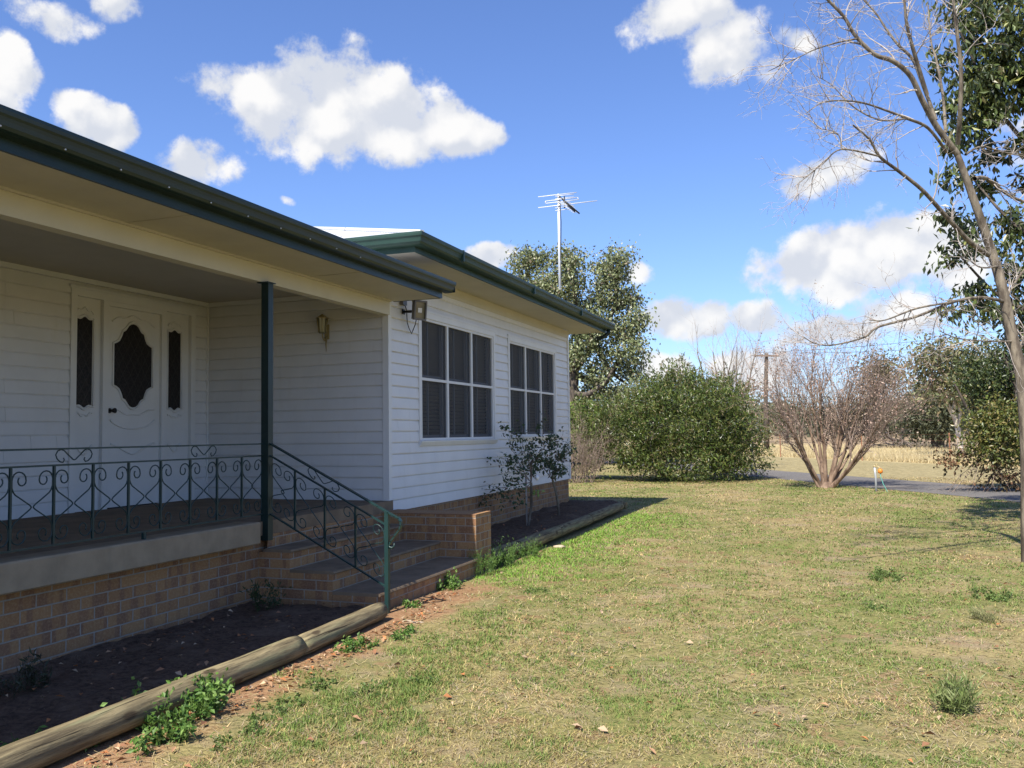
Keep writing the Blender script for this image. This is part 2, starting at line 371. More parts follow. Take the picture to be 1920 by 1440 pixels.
def soil():
    m, n = new_mat('garden soil'); p = n.pos(); f = n.noise(p, 22, 6, .7); g = n.noise(p, 3, 4); k = n.noise(p, 75, 2)
    c = n.mix(n.ramp(f, .3, .7), (.065, .042, .03), (.16, .105, .07)); c = n.mix(n.ramp(g, .5, .75), c, (.18, .125, .085)); c = n.mix(n.ramp(k, .68, .74), c, (.26, .2, .14))
    finish(n, c, .95, .1, bump=n.math('ADD', f, n.math('MULTIPLY', k, .4)), bump_str=1., bump_dist=.03); return m
M['soil'] = soil()

NX, NY = .853, .522                               # across the drive
ROAD0, ROAD1, FENCE = 12.95, 15.75, 20.2
def groundmat():
    m, n = new_mat('dry lawn and paddock ground'); p = n.pos(); sp = n.node('ShaderNodeSeparateXYZ'); n.put(sp.inputs[0], p)
    x, y = sp.outputs[0], sp.outputs[1]
    nn = n.math('ADD', n.math('MULTIPLY', x, NX), n.math('MULTIPLY', y, NY))
    a = n.noise(p, .55, 4); b = n.noise(p, 2.6, 4, .6); c = n.noise(p, 30, 4, .7); e = n.noise(p, 110, 2, .7)
    thatch = n.mix(n.ramp(c, .32, .68), (.19, .15, .07), (.35, .285, .13))
    grn = n.mix(n.ramp(c, .3, .7), (.085, .12, .028), (.195, .20, .058))
    gmask = n.ramp(n.math('ADD', n.math('MULTIPLY', a, .6), n.math('MULTIPLY', b, .5)), .46, .66)
    thatch = n.mix(n.ramp(n.noise(p, 1.7, 4, .6), .5, .64), thatch, n.mix(n.ramp(e, .3, .7), (.20, .145, .085), (.37, .29, .175)))
    cc = n.mix(n.math('MULTIPLY', gmask, .75), thatch, grn)
    bare = n.ramp(n.math('ADD', b, n.math('MULTIPLY', c, .3)), .70, .80)
    cc = n.mix(n.math('MULTIPLY', bare, .7), cc, (.27, .165, .095))
    # red earth strip scraped bare along the logs and steps
    strip = n.math('MULTIPLY', n.ramp(n.math('ADD', x, n.math('MULTIPLY', b, .9)), 2.0, 2.35, 1., 0.), n.ramp(y, -1.2, -.4, 1., 0.))
    cc = n.mix(n.math('MULTIPLY', strip, .85), cc, n.mix(n.ramp(c, .3, .7), (.24, .125, .065), (.34, .20, .115)))
    verge = n.mix(n.ramp(n.math('ADD', n.math('MULTIPLY', c, .5), n.math('MULTIPLY', n.noise(p, 5, 5, .65), .5)), .36, .62), (.16, .135, .065), (.37, .305, .16))
    cc = n.mix(n.ramp(nn, ROAD1-.5, ROAD1+.3), cc, verge)
    straw = n.mix(n.ramp(n.noise(p, 1.5, 4), .3, .7), (.36, .285, .15), (.50, .41, .23))
    cc = n.mix(n.ramp(n.math('ADD', nn, n.math('MULTIPLY', b, 2.)), FENCE+4.6, FENCE+5.8), cc, straw)
    brown = n.mix(n.ramp(n.noise(p, .25, 5), .35, .65), (.21, .145, .09), (.36, .28, .17))
    cc = n.mix(n.ramp(n.math('ADD', nn, n.math('MULTIPLY', n.noise(p, .12, 2), 10.)), 49, 56), cc, brown)
    finish(n, cc, .95, .1, bump=n.math('ADD', c, n.math('MULTIPLY', e, .6)), bump_str=.8, bump_dist=.02); return m
M['ground'] = groundmat()

# ------------------------------------------------------------------ ground
def ground_z(x, y):
    r = np.hypot(x-CAM[0], y-CAM[1]); f = np.clip((70-r)/60, 0, 1)
    z = G+f*.05*(fbm(x*.5, y*.5, 3)-.5)+f*.018*(fbm(x*3, y*3, 9)-.5)
    nr = x*NX+y*NY                                     # flat under the drive
    k = np.clip(np.minimum(np.abs(nr-ROAD0), np.abs(nr-ROAD1))/.6, 0, 1); k = np.where((nr > ROAD0) & (nr < ROAD1), 0, k)
    return G+(z-G)*k
def axis(lo, hi, a, b, fine, grow=1.22):
    xs = list(np.arange(a, b+1e-6, fine)); s = fine
    while xs[-1] < hi: s *= grow; xs.append(xs[-1]+s)
    s = fine
    while xs[0] > lo: s *= grow; xs.insert(0, xs[0]-s)
    return np.array(xs)
gx = axis(-900, 900, -4, 13, .22); gy = axis(-400, 1600, -9, 22, .22)
X, Y = np.meshgrid(gx, gy, indexing='ij'); Z = ground_z(X, Y)
ni, nj = X.shape; I = np.arange(ni*nj).reshape(ni, nj)
Fq = np.stack([I[:-1, :-1], I[1:, :-1], I[1:, 1:], I[:-1, 1:]], -1).reshape(-1, 4)
tag(raw_mesh('ground', np.stack([X, Y, Z], -1).reshape(-1, 3), Fq, M['ground'], smooth=True), kind='structure')
# drive: a strip 4 mm above the ground
tdir = np.array([NY, -NX]); V = []
us = np.arange(-150, 150.1, .5)
for k, u in enumerate(us):
    for s_, n0 in enumerate((ROAD0, (ROAD0+ROAD1)/2, ROAD1)):
        e = (.22*(fbm(np.array([u*.7]), np.array([s_*5.]), 21)[0]-.5)+.1*(fbm(np.array([u*3.]), np.array([s_*5.]), 25)[0]-.5)) if s_ != 1 else 0
        q = np.array([NX, NY])*(n0+e)+tdir*u; V.append((q[0], q[1], G+.006+(.02 if s_ == 1 else 0)))
Fq = [(3*k+s_, 3*k+s_+1, 3*k+4+s_, 3*k+3+s_) for k in range(len(us)-1) for s_ in (0, 1)]
tag(raw_mesh('driveway', V, Fq, M['asphalt'], smooth=True), kind='structure')
def soil_bed(name, x0, x1, y0, y1, z0, z1, seed):
    xs = np.linspace(x0, x1, 26); ys = np.arange(y0, y1+.01, .07); X, Y = np.meshgrid(xs, ys, indexing='ij')
    t = (Y-y0)/(y1-y0); Z = z0+(z1-z0)*t+.07*(fbm(X*4, Y*4, seed)-.5)+.03*(fbm(X*14, Y*14, seed+3)-.5)-.05*np.clip((X-x1+.25)/.25, 0, 1)
    I = np.arange(X.size).reshape(X.shape); Fq = np.stack([I[:-1, :-1], I[1:, :-1], I[1:, 1:], I[:-1, 1:]], -1).reshape(-1, 4)
    tag(raw_mesh(name, np.stack([X, Y, Z], -1).reshape(-1, 3), Fq, M['soil'], smooth=True), kind='structure')
soil_bed('garden_soil', -.02, 1.34, -9.3, -2.46, .0, .0, 31)
soil_bed('garden_soil', -.02, 1.12, .22, 7.62, .04, .14, 37)

# ------------------------------------------------------------------ house
YN, YF, XB, L = -7.0, 7.47, -12., 2.57                   # near end, far end, back, porch depth
FL, CEIL, BT, SZ = .70, 3.17, 3.05, 3.47
house = thing('house', (0, -1, 0), 'white weatherboard house with a shaded porch and dark green gutters', 'house')
BH = .135
def boards(mb, axis, const, sgn, a, b, z0, z1, holes=()):
    """lapped weatherboards: axis 'y' wall at x=const facing sgn*x, or axis 'x' wall at y=const facing sgn*y"""
    k0 = math.floor((z0-FL)/BH+1e-6); z = FL+k0*BH
    while z < z1-.004:
        cuts = sorted({max(z, z0), min(z+BH, z1)} | {c for h in holes for c in h[2:4] if max(z, z0) < c < min(z+BH, z1)})
        for lo, hi in zip(cuts[:-1], cuts[1:]):
            spans = [(a, b)]
            for h in holes:
                if h[2] < hi-1e-5 and h[3] > lo+1e-5:
                    nx = []
                    for s0, s1 in spans:
                        if h[1] <= s0 or h[0] >= s1: nx.append((s0, s1)); continue
                        if h[0] > s0: nx.append((s0, h[0]))
                        if h[1] < s1: nx.append((h[1], s1))
                    spans = nx
            th = lambda q: float(np.interp(q-z, [0, .004, .05, BH-.02, BH-.006, BH], [.020, .021, .017, .010, .003, .003]))
            zs_ = [lo]+[q for q in (z+.004, z+.05, z+BH-.02, z+BH-.006) if lo+1e-4 < q < hi-1e-4]+[hi]
            jr = random.Random(int((z-FL)/BH*7+const*31+a*13)); cutp = [jr.uniform(a, b) for _ in range(int((b-a)/2.6))]
            for cp in cutp: spans = [q for s0, s1 in spans for q in (((s0, cp-.0015), (cp+.0015, s1)) if s0+.1 < cp < s1-.1 else ((s0, s1),))]
            for s0, s1 in spans:
                prof = [(-.02, lo)]+[(th(q), q) for q in zs_]+[(-.02, hi)]
                if axis == 'y': mb.extrude(prof, (const, s0, 0), (sgn, 0, 0), (0, 0, 1), (0, s1-s0, 0))
                else: mb.extrude(prof, (s0, const, 0), (0, sgn, 0), (0, 0, 1), (s1-s0, 0, 0))
        z += BH
W1 = (.79, 3.46, 1.325, 3.03); W2 = (4.04, 6.64, 1.355, 3.035)
mb = MB(); boards(mb, 'y', 0, 1, .045, YF-.045, .565, SZ, (W1, W2)); boards(mb, 'x', 0, -1, -L, -.05, FL, CEIL)
DOOR = (-2.17, -.27, FL, 3.05)
boards(mb, 'y', -L, 1, YN, 0, FL, CEIL, (DOOR,)); boards(mb, 'x', YF, 1, XB, -.045, .565, SZ)
boards(mb, 'y', 0, 1, -13., YN-.045, .565, SZ); boards(mb, 'x', YN, 1, -L, -.05, FL, CEIL)  # unseen wing past the porch's near end, added to shade the porch
mb.build('weatherboards', M['board'], house)
mb = MB()                                           # core behind the boards
mb.box((XB+.02, .03, .58), (-.16, YF-.03, SZ-.02)); mb.box((XB+.02, YN-.03, .58), (-L-.03, .029, SZ-.02)); mb.box((XB+.02, -13, .58), (-.022, YN-.031, SZ-.02))
for h in (None,):
    mb.box((-.16, .03, .58), (-.022, W1[0], SZ-.02)); mb.box((-.16, W1[1], .58), (-.022, W2[0], SZ-.02)); mb.box((-.16, W2[1], .58), (-.022, YF-.03, SZ-.02))
    for W in (W1, W2): mb.box((-.16, W[0], .58), (-.022, W[1], W[2])); mb.box((-.16, W[0], W[3]), (-.022, W[1], SZ-.02))
mb.build('wall_frame', M['dark'], house)
for a, b in (((-.05, -.028, .59), (.03, .046, SZ)), ((-.046, YF-.046, .565), (.03, YF+.03, SZ)), ((-L+.0, -.045, FL), (-L+.035, -.02, CEIL)), ((-L-.02, YN+.03, CEIL-.05), (-L+.05, -.05, CEIL)), ((-L, -.05, CEIL-.05), (-.05, -.021, CEIL)), ((-.05, YN-.046, .565), (.03, YN+.03, SZ))):
    mb = MB(); mb.box(a, b); mb.build('corner_stop', M['trim'], house)
mb = MB(); mb.box((.0, .05, SZ-.10), (.036, YF, SZ-.001)); mb.box((.0, .05, SZ-.14), (.028, YF, SZ-.10)); mb.build('eave_moulding', M['cream'], house)
# floor slab, coping
mb = MB()
mb.box((-L, YN, .575), (.05, -.001, FL)); mb.box((-.05, -.0015, .59), (.05, .028, FL+.003)); mb.build('porch_floor', M['concrete'], house)
mb = MB(); mb.extrude([(.0, .52), (.075, .52), (.085, .53), (.085, .70), (.075, .712), (-.14, .712), (-.14, FL+.003), (0, FL+.003)], (0.055, YN, 0), (1, 0, 0), (0, 0, 1), (0, -2.62-YN, 0)); mb.build('porch_coping', M['coping'], house)
# brick base
mb = MB(); mb.box((-.2, YN, -.3), (.0, -.3, .575)); mb.box((-.2, -.3, -.3), (-.012, YF-.02, .566)); mb.box((-.2, -13, -.3), (-.012, YN-.001, .566)); mb.build('brick_base', M['brick_y'], house)
mb = MB(); mb.box((XB, YF-.019, -.3), (-.012, YF-.005, .566)); mb.build('brick_base', M['brick_x'], house)
# porch ceiling, beam, soffits
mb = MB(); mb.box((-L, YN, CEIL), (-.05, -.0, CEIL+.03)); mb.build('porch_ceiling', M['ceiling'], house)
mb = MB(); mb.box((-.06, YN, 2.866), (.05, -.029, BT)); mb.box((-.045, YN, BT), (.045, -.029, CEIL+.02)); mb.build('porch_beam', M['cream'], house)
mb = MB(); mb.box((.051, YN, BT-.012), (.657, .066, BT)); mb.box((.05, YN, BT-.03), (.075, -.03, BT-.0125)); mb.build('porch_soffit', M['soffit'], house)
for yy in (-1.72, -4.12, -6.5):
    mb = MB(); mb.box((.076, yy-.02, BT-.017), (.656, yy+.02, BT-.0125)); mb.build('soffit_joint', M['soffit'], house)
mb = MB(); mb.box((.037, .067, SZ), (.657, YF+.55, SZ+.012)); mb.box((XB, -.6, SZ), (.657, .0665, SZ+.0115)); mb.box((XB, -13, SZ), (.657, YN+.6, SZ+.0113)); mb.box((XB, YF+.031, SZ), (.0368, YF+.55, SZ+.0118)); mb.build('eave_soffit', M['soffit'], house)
# fascias
mb = MB(); mb.box((.658, YN, BT-.016), (.680, .072, 3.2)); mb.box((.05, .0667, BT-.016), (.6575, .074, 3.2)); mb.build('fascia', M['green'], house)
mb = MB(); mb.box((.658, -.602, SZ-.022), (.680, YF+.57, 3.62)); mb.build('fascia', M['gutter'], house)
mb = MB(); mb.box((.658, -13, SZ-.022), (.680, YN+.602, 3.62)); mb.build('fascia', M['gutter'], house)
mb = MB(); mb.box((XB, YN+.6025, SZ-.022), (.680, YN+.624, 3.62)); mb.build('fascia', M['gutter'], house)
mb = MB(); mb.box((XB, -.624, SZ-.022), (.680, -.6025, 3.62)); mb.build('fascia', M['gutter'], house)
GP = [(0, 0), (.075, .0), (.098, .008), (.112, .025), (.118, .05), (.124, .068), (.136, .08), (.140, .10), (.140, .118), (.133, .122), (.126, .118), (.126, .1), (.115, .08), (.105, .05), (.095, .03), (.075, .015), (.012, .012), (.012, .11), (0, .11)]
mb = MB(); mb.extrude(GP, (.681, YN, 3.105), (1, 0, 0), (0, 0, 1), (0, .16-YN, 0)); mb.box((.683, .158, 3.108), (.805, .163, 3.21)); mb.build('gutter', M['green'], house)
mb = MB()
k = len(GP); g0 = np.array([(.681+a*1.1, -.625-a*1.1, 3.508+b*1.05) for a, b in GP]); g1 = np.array([(.681+a*1.1, YF+.60, 3.508+b*1.05) for a, b in GP]); g2 = np.array([(XB, -.625-a*1.1, 3.508+b*1.05) for a, b in GP])
h0 = np.array([(.681+a*1.1, YN+.625+a*1.1, 3.508+b*1.05) for a, b in GP]); h1 = np.array([(.681+a*1.1, -13, 3.508+b*1.05) for a, b in GP]); h2 = np.array([(XB, YN+.625+a*1.1, 3.508+b*1.05) for a, b in GP])  # gutter round the unseen wing added for porch shade
for A, B in ((g0, g1), (g0, g2), (h0, h1), (h0, h2)): mb.add(np.concatenate([A, B]), [(i, (i+1) % k, k+(i+1) % k, k+i) for i in range(k)])
mb.build('gutter', M['gutter'], house)
for yy in (.35, 3.0, 5.6): mb = MB(); mb.box((.80, yy, 3.505), (.838, yy+.03, 3.642)); mb.build('gutter_joiner', M['gutter'], house)
mb = MB(); mb.box((-.40, -.782, 3.505), (-.375, -.77, 3.642)); mb.build('gutter_joiner', M['gutter'], house)
mb = MB(); mb.tube([(.74, YF+.45, 3.51), (.74, YF+.45, 3.44), (.66, YF+.44, 3.38), (.5, YF+.4, 3.33)], .04, 8); mb.build('downpipe_elbow', M['green'], house)
for k in range(11):
    c = np.array([.681+.1105, -6.2+.42*k, 3.12]); mb = MB(); mb.obox(c, np.eye(3), (.004, .004, .004)); mb.build('gutter_rivet', M['alu'], house)
# roofs: wing hip, the low main roof, and the added unseen near wing
def corrugated(mb, A, B, C, D, pitch=.076, amp=.009):
    """sheet with eave A-B and top D-C, ridges run up the slope"""
    A, B, C, D = map(lambda q: np.array(q, float), (A, B, C, D)); nn = np.cross(B-A, D-A); nn /= np.linalg.norm(nn)
    k = max(4, int(np.linalg.norm(B-A)/pitch*6)); s_ = np.linspace(0, 1, k)
    off = (np.sin(s_*np.linalg.norm(B-A)/pitch*2*math.pi)*amp)[:, None]*nn
    lo = A+(B-A)*s_[:, None]+off
    ax = (B-A)/np.linalg.norm(B-A); h0, h1 = (D-A)@ax, (C-A)@ax; Lg = np.linalg.norm(B-A); up = D-A-ax*h0
    u = s_*Lg; fr = np.clip(np.minimum(u/max(h0, 1e-6), (Lg-u)/max(Lg-h1, 1e-6)), 0, 1)
    hi = lo+fr[:, None]*up
    mb.add(np.concatenate([lo, hi]), [(i, i+1, k+i+1, k+i) for i in range(k-1)], True)
P0 = .325; e = .80
mb = MB()
E0, E1, E2, E3 = (e, -.70, 3.61), (e, YF+.70, 3.61), (-8.2, YF+.70, 3.61), (-8.2, -.70, 3.61)
hw = (YF+1.4)/2; rz = 3.61+hw*P0; ry = YF/2
corrugated(mb, E3, E0, (e-hw, ry, rz), (-8.2+hw, ry, rz)); corrugated(mb, E1, E2, (-8.2+hw, ry, rz), (e-hw, ry, rz))
corrugated(mb, E0, E1, (e-hw, ry, rz), (e-hw, ry, rz)); corrugated(mb, E2, E3, (-8.2+hw, ry, rz), (-8.2+hw, ry, rz))
rf = mb.build('roof', M['roofmetal'], house, fix=False)
mb = MB(); mb.tube([(e, -.70, 3.63), (e-hw, ry, rz+.02)], .035, 6); mb.tube([(e, YF+.70, 3.63), (e-hw, ry, rz+.02)], .035, 6); mb.tube([(e-hw, ry, rz+.02), (-8.2+hw, ry, rz+.02)], .035, 6); mb.build('ridge_cap', M['roofmetal'], rf)
mb = MB(); corrugated(mb, (.74, YN, 3.205), (.74, .10, 3.205), (-L, .10, 3.36), (-L, YN, 3.36))
corrugated(mb, (-L, YN, 3.36), (-L, .0, 3.36), (-7.5, 0, 4.7), (-7.5, YN, 4.7)); mb.build('roof', M['roofmetal'], house, fix=False)
hw2 = 3.5; ry2 = YN-2.8; rz2 = 3.61+hw2*P0  # roof of the unseen wing that was added to darken the porch
mb = MB(); A0, A3 = (e, YN+.70, 3.61), (-8.2, YN+.70, 3.61); B0, B3 = (e, -13.3, 3.61), (-8.2, -13.3, 3.61)
corrugated(mb, A0, A3, (-8.2+hw2, ry2, rz2), (e-hw2, ry2, rz2)); corrugated(mb, B0, A0, (e-hw2, ry2, rz2), (e-hw2, ry2, rz2)); corrugated(mb, B3, B0, (e-hw2, ry2, rz2), (-8.2+hw2, ry2, rz2)); mb.build('roof', M['roofmetal'], house, fix=False)

# windows
def window(W, ny):
    y0, y1, z0, z1 = W; a = .065
    mb = MB()                                         # architrave and sill
    mb.box((-.06, y0, z0+.06), (.028, y0+a, z1)); mb.box((-.06, y1-a, z0+.06), (.028, y1, z1)); mb.box((-.06, y0+a, z1-.075), (.030, y1-a, z1)); mb.box((-.05, y0-.012, z1+.0005), (.036, y1+.012, z1+.028))
    wn = mb.build('window', M['trim'], house)
    mb = MB(); mb.extrude([(-.06, z0-.005), (.032, z0-.005), (.055, z0+.045), (.055, z0+.058), (-.06, z0+.0598)], (0, y0-.0, 0), (1, 0, 0), (0, 0, 1), (0, y1-y0, 0)); mb.build('sill', M['trim'], wn)
    iy0, iy1, iz0, iz1 = y0+a+.001, y1-a-.001, z0+.061, z1-.076; fw = .032
    mb = MB(); mb.box((-.02, iy0, iz0), (.014, iy0+fw+.01, iz1)); mb.box((-.02, iy1-fw-.01, iz0), (.014, iy1, iz1)); mb.box((-.02, iy0+fw+.01, iz0), (.014, iy1-fw-.01, iz0+fw)); mb.box((-.02, iy0+fw+.01, iz1-fw), (.014, iy1-fw-.01, iz1))
    zm = iz0+(iz1-iz0)*.5
    for k in (1, 2): yy = iy0+(iy1-iy0)*k/3; mb.box((-.018, yy-.027, iz0+fw), (.0125, yy+.027, iz1-fw))
    for k in range(3):
        p, q = iy0+(iy1-iy0)*k/3, iy0+(iy1-iy0)*(k+1)/3
        mb.box((-.017, p+(.0275 if k else fw+.01), zm-.017), (.011, q-(.0275 if k < 2 else fw+.01), zm+.017))
    mb.build('frame', M['trim'], wn)
    mb = MB(); mb.add([(-.009, iy0+.01, iz0+.01), (-.009, iy1-.01, iz0+.01), (-.009, iy1-.01, iz1-.01), (-.009, iy0+.01, iz1-.01)], [(0, 1, 2, 3)]); mb.build('insect_screen', M['screen'], wn, fix=False)
    mb = MB()
    for k in range(3):
        p, q = iy0+(iy1-iy0)*k/3+.03, iy0+(iy1-iy0)*(k+1)/3-.03
        for zz0, zz1 in ((iz0+.03, zm-.02), (zm+.02, iz1-.03)):
            mb.box((-.085, p, zz0), (-.045, p+.045, zz1)); mb.box((-.085, q-.045, zz0), (-.045, q, zz1)); mb.box((-.085, p+.045, zz0), (-.045, q-.045, zz0+.04))
            mb.box((-.08, p+(q-p)*.42, zz0+.04), (-.06, p+(q-p)*.42+.02, zz1))
    mb.build('sash', M['sash'], wn)
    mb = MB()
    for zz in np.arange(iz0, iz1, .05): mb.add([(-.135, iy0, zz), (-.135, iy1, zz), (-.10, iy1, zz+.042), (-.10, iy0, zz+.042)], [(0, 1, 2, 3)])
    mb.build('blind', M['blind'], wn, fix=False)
window(W1, 3); window(W2, 3)

# front door set
xd = -L
fr = MB(); y0, y1, z0, z1 = DOOR
for a, b in ((y0, y0+.075), (y1-.075, y1)): fr.box((xd-.05, a, FL), (xd+.035, b, z1))
fr.box((xd-.05, y0+.075, z1-.075), (xd+.035, y1-.075, z1)); fr.box((xd-.06, y0-.02, z1+.0005), (xd+.045, y1+.02, z1+.03))
for a, b in ((-1.735, -1.655), (-.845, -.765)): fr.box((xd-.05, a, FL), (xd+.030, b, z1-.0755))
fr.box((xd-.05, -1.655, 2.925), (xd+.028, -.845, z1-.0755))
dr = fr.build('front_door', M['trim'], house)
mb = MB(); mb.box((xd-.05, -1.6545, FL+.01), (xd-.005, -.8455, 2.924)); leaf = mb.build('door_leaf', M['trim'], dr)
def ornate(cy, cz, hw, hh, kind):
    if kind == 'oval':
        half = [(0, 1.), (.13, .985), (.25, .94), (.36, .85), (.42, .815), (.55, .78), (.62, .66), (.72, .56), (.86, .51), (1., .48), (1., 0)]
    else:
        half = [(0, 1.), (.2, .985), (.38, .955), (.62, .935), (1., .945), (1., 0)]
    q = half+[(a, -b) for a, b in half[-2::-1]]; full = q+[(-a, b) for a, b in q[-2:0:-1]]
    return [(cy+a*hw, cz+b*hh) for a, b in full]
def glass(name, cy, cz, hw, hh, kind, parent, xg):
    pr = ornate(cy, cz, hw, hh, kind); mb = MB(); mb.add([(xg, a, b) for a, b in pr], [tuple(range(len(pr)))]); mb.build('glass', M['glass'], parent, fix=False)
    big = ornate(cy, cz, hw+.022, hh+.022, kind); mb = MB(); big = big+big[:2]; mb.tube([(xg+.004, a, b) for a, b in big], .012, 6, caps=False)
    for off, wd in ((hh+.09, 1.), (-hh-.09, 1.)):
        s_ = 1 if off > 0 else -1
        mb.tube([(xg+.002, cy+t*hw*1.15, cz+off-s_*abs(t)**1.3*.08*(1 if kind == 'oval' else .5)+.012*math.cos(t*9)) for t in np.linspace(-1, 1, 15)], .009, 6)
    zc = FL+.62
    mb.tube([(xg+.002, cy+t*hw*1.15, zc+.05*abs(t)+.035*math.cos(t*3.1+math.pi)*(1 if kind == 'oval' else .7)) for t in np.linspace(-1, 1, 17)], .011, 6)
    if kind == 'oval': mb.tube([(xg+.002, cy+math.sin(t)*hw*1.3, zc+.42-.17*math.cos(t)) for t in np.linspace(-1.15, 1.15, 17)], .010, 6)
    mb.build('moulding', M['trim'], parent)
glass('g', -1.262, 2.288, .283, .475, 'oval', leaf, xd-.002)
for cy_, wy in ((-1.952, (-2.095, -1.735)), (-.59, (-.765, -.345))):
    mb = MB(); mb.box((xd-.05, wy[0], FL), (xd-.012, wy[1], z1-.0755)); sl_ = mb.build('side_light', M['trim'], dr); glass('g', cy_, 2.282, .102, .485, 'slim', sl_, xd-.009)
mb = MB(); mb.tube([(xd-.006, -1.60, 1.77), (xd+.02, -1.60, 1.77), (xd+.05, -1.60, 1.77), (xd+.07, -1.60, 1.77), (xd+.078, -1.60, 1.77)], [.03, .012, .024, .03, .012], 12); mb.build('door_knob', M['black'], leaf)

# porch posts
for yy in (-2.43,):
    mb = MB(); mb.box((.032 if yy > -3 else -.02, yy-.037, .53 if yy > -3 else FL), (.108 if yy > -3 else .055, yy+.037, 2.86)); mb.box((-.0, yy-.06, 2.856), (.12, yy+.06, 2.8655)); mb.build('porch_post', M['green'], house)

# ------------------------------------------------------------------ wrought iron
def bay_curve(w, h):
    """one scrolled bar: a = distance from its baluster, b = height from the middle"""
    half = w/2; pts = []
    c1, r1 = (.058, h*.70), .052
    c2, r2 = (.058+.022, h*.70-.005), .030
    for t in np.linspace(-1.25*math.pi, 0, 9): pts.append((c2[0]+r2*math.cos(t), c2[1]+r2*math.sin(t)))
    for t in np.linspace(0, math.pi, 9)[1:]: pts.append((c1[0]+r1*math.cos(t), c1[1]+r1*math.sin(t)))
    pts += [(.007, h*.52), (.016, h*.42), (.032, h*.34), (half-.028, h*.07), (half-.016, h*.03), (half-.012, 0)]
    return pts+[(a, -b) for a, b in pts[-2::-1]]
def lyre(w):
    """two curls and a vee between the rails, centred"""
    s_ = []
    for k in (-1, 1):
        q = [(k*(.105+.018*math.cos(t)), -.015+.02*math.sin(t)) for t in np.linspace(.3, -1.2*math.pi, 8)][::-1] if False else []
        q = [(k*(.10-.018+.02*math.cos(t)), -.022+.02*math.sin(t)) for t in np.linspace(1.7*math.pi, 2.4*math.pi, 3)]
        q = [(k*.085, -.008), (k*.078, -.022), (k*.09, -.038), (k*.11, -.034), (k*.135, -.012), (k*.145, .015), (k*.13, .042), (k*.105, .05), (k*.08, .042), (k*.055, .018), (k*.01, -.02), (0, -.023)]
        s_.append(q)
    return s_
bal = thing('porch_balustrade', (.03, -4.7, .70), 'dark green wrought iron porch balustrade with scrolls and diamonds', 'railing')
XR = .045; ZB, ZT, ZH = .765, 1.287, 1.395; ys = [-2.43-.327*k for k in range(1, 14)]
mb = MB(); mb.obox((XR, (YN-2.47)/2, ZH), np.eye(3), (.020, (-2.47-YN)/2, .006)); mb.build('handrail', M['iron'], bal)
for zz in (ZT, ZB): mb = MB(); mb.obox((XR, (YN-2.47)/2, zz), np.eye(3), (.012, (-2.47-YN)/2, .006)); mb.build('rail', M['iron'], bal)
crv = bay_curve(.327, (ZT-ZB)/2-.01); zc = (ZT+ZB)/2
for k, yy in enumerate([-2.43]+ys):
    if k: mb = MB(); mb.obox((XR, yy, zc), np.eye(3), (.0075, .0075, (ZT-ZB)/2-.006)); mb.build('baluster', M['iron'], bal)
    mb = MB()
    for sg in ((-1,) if k == 0 else (-1, 1)):
        y_ = yy+(-.032 if k == 0 else 0); mb.tube([(XR, y_+sg*(a+.004), zc+b) for a, b in crv], .0048, 5)
    mb.build('scroll', M['iron'], bal)
for k in range(2, len(ys), 4):
    yc = (ys[k]+ys[k-1])/2
    mb = MB()
    for q in lyre(.29): mb.tube([(XR, yc+a*1.05, (ZH+ZT)/2+b*.98) for a, b in q], .0045, 5)
    mb.build('lyre_scroll', M['iron'], bal)
for yy in (-3.93, -6.6): mb = MB(); mb.obox((XR+.02, yy, .733), np.eye(3), (.012, .012, .026)); mb.build('foot', M['iron'], bal)

hr = thing('stair_handrail', (1.29, -2.43, G), 'green wrought iron handrail sloping down beside the brick steps', 'railing')
YR = -2.43; XN = 1.285; SL = (.80-1.395)/(XN-.1)          # slope of the rails
zl = lambda x, z0: z0+(x-.11)*SL
mb = MB(); mb.box((XN-.018, YR-.018, G-.05), (XN+.018, YR+.018, zl(XN, 1.395)-.004)); mb.build('newel_post', M['iron'], hr)
mb = MB(); q = [(.108, 1.395)]+[(x, zl(x, 1.395)) for x in (.4, .8, 1.2, 1.30, 1.36)]+[(1.40, .752), (1.418, .725), (1.42, .69), (1.405, .655), (1.36, .60), (1.325, .555), (1.315, .53)]
A = [np.array((x, YR, z)) for x, z in q]
for i in range(len(A)-1):
    t = A[i+1]-A[i]; t /= np.linalg.norm(t); nrm = np.cross((0, 1, 0), t); mb.obox((A[i]+A[i+1])/2, (t, np.array([0, 1., 0]), nrm), (np.linalg.norm(A[i+1]-A[i])/2+.003, .019, .006))
mb.build('handrail', M['iron'], hr)
mb = MB(); mb.tube([(1.303, YR, .52), (1.315, YR, .502), (1.335, YR, .50), (1.35, YR, .515), (1.355, YR, .54)], [.012, .014, .011, .008, .006], 7); mb.build('end_curl', M['iron'], hr)
for z0 in (1.287, .765):
    mb = MB(); a, b = np.array((.108, YR, z0)), np.array((XN-.018, YR, zl(XN, z0))); t = (b-a)/np.linalg.norm(b-a)
    mb.obox((a+b)/2, (t, np.array([0, 1., 0]), np.cross((0, 1, 0), t)), (np.linalg.norm(b-a)/2, .011, .006)); mb.build('rail', M['iron'], hr)
xb = [.366, .672, .978]
for x in xb: mb = MB(); zz0, zz1 = zl(x, .765), zl(x, 1.287); mb.box((x-.0075, YR-.0075, zz0), (x+.0075, YR+.0075, zz1)); mb.build('baluster', M['iron'], hr)
crv2 = bay_curve(.306, (1.287-.765)/2-.03)
for x, sgs in ((.108, (1,)), (xb[0], (-1, 1)), (xb[1], (-1, 1)), (xb[2], (-1, 1)), (XN-.018, (-1,))):
    mb = MB()
    for sg in sgs: mb.tube([(x+sg*(a+.004), YR, zl(x+sg*(a+.004), 1.026)+b) for a, b in crv2], .0045, 5)
    mb.build('scroll', M['iron'], hr)
mb = MB()
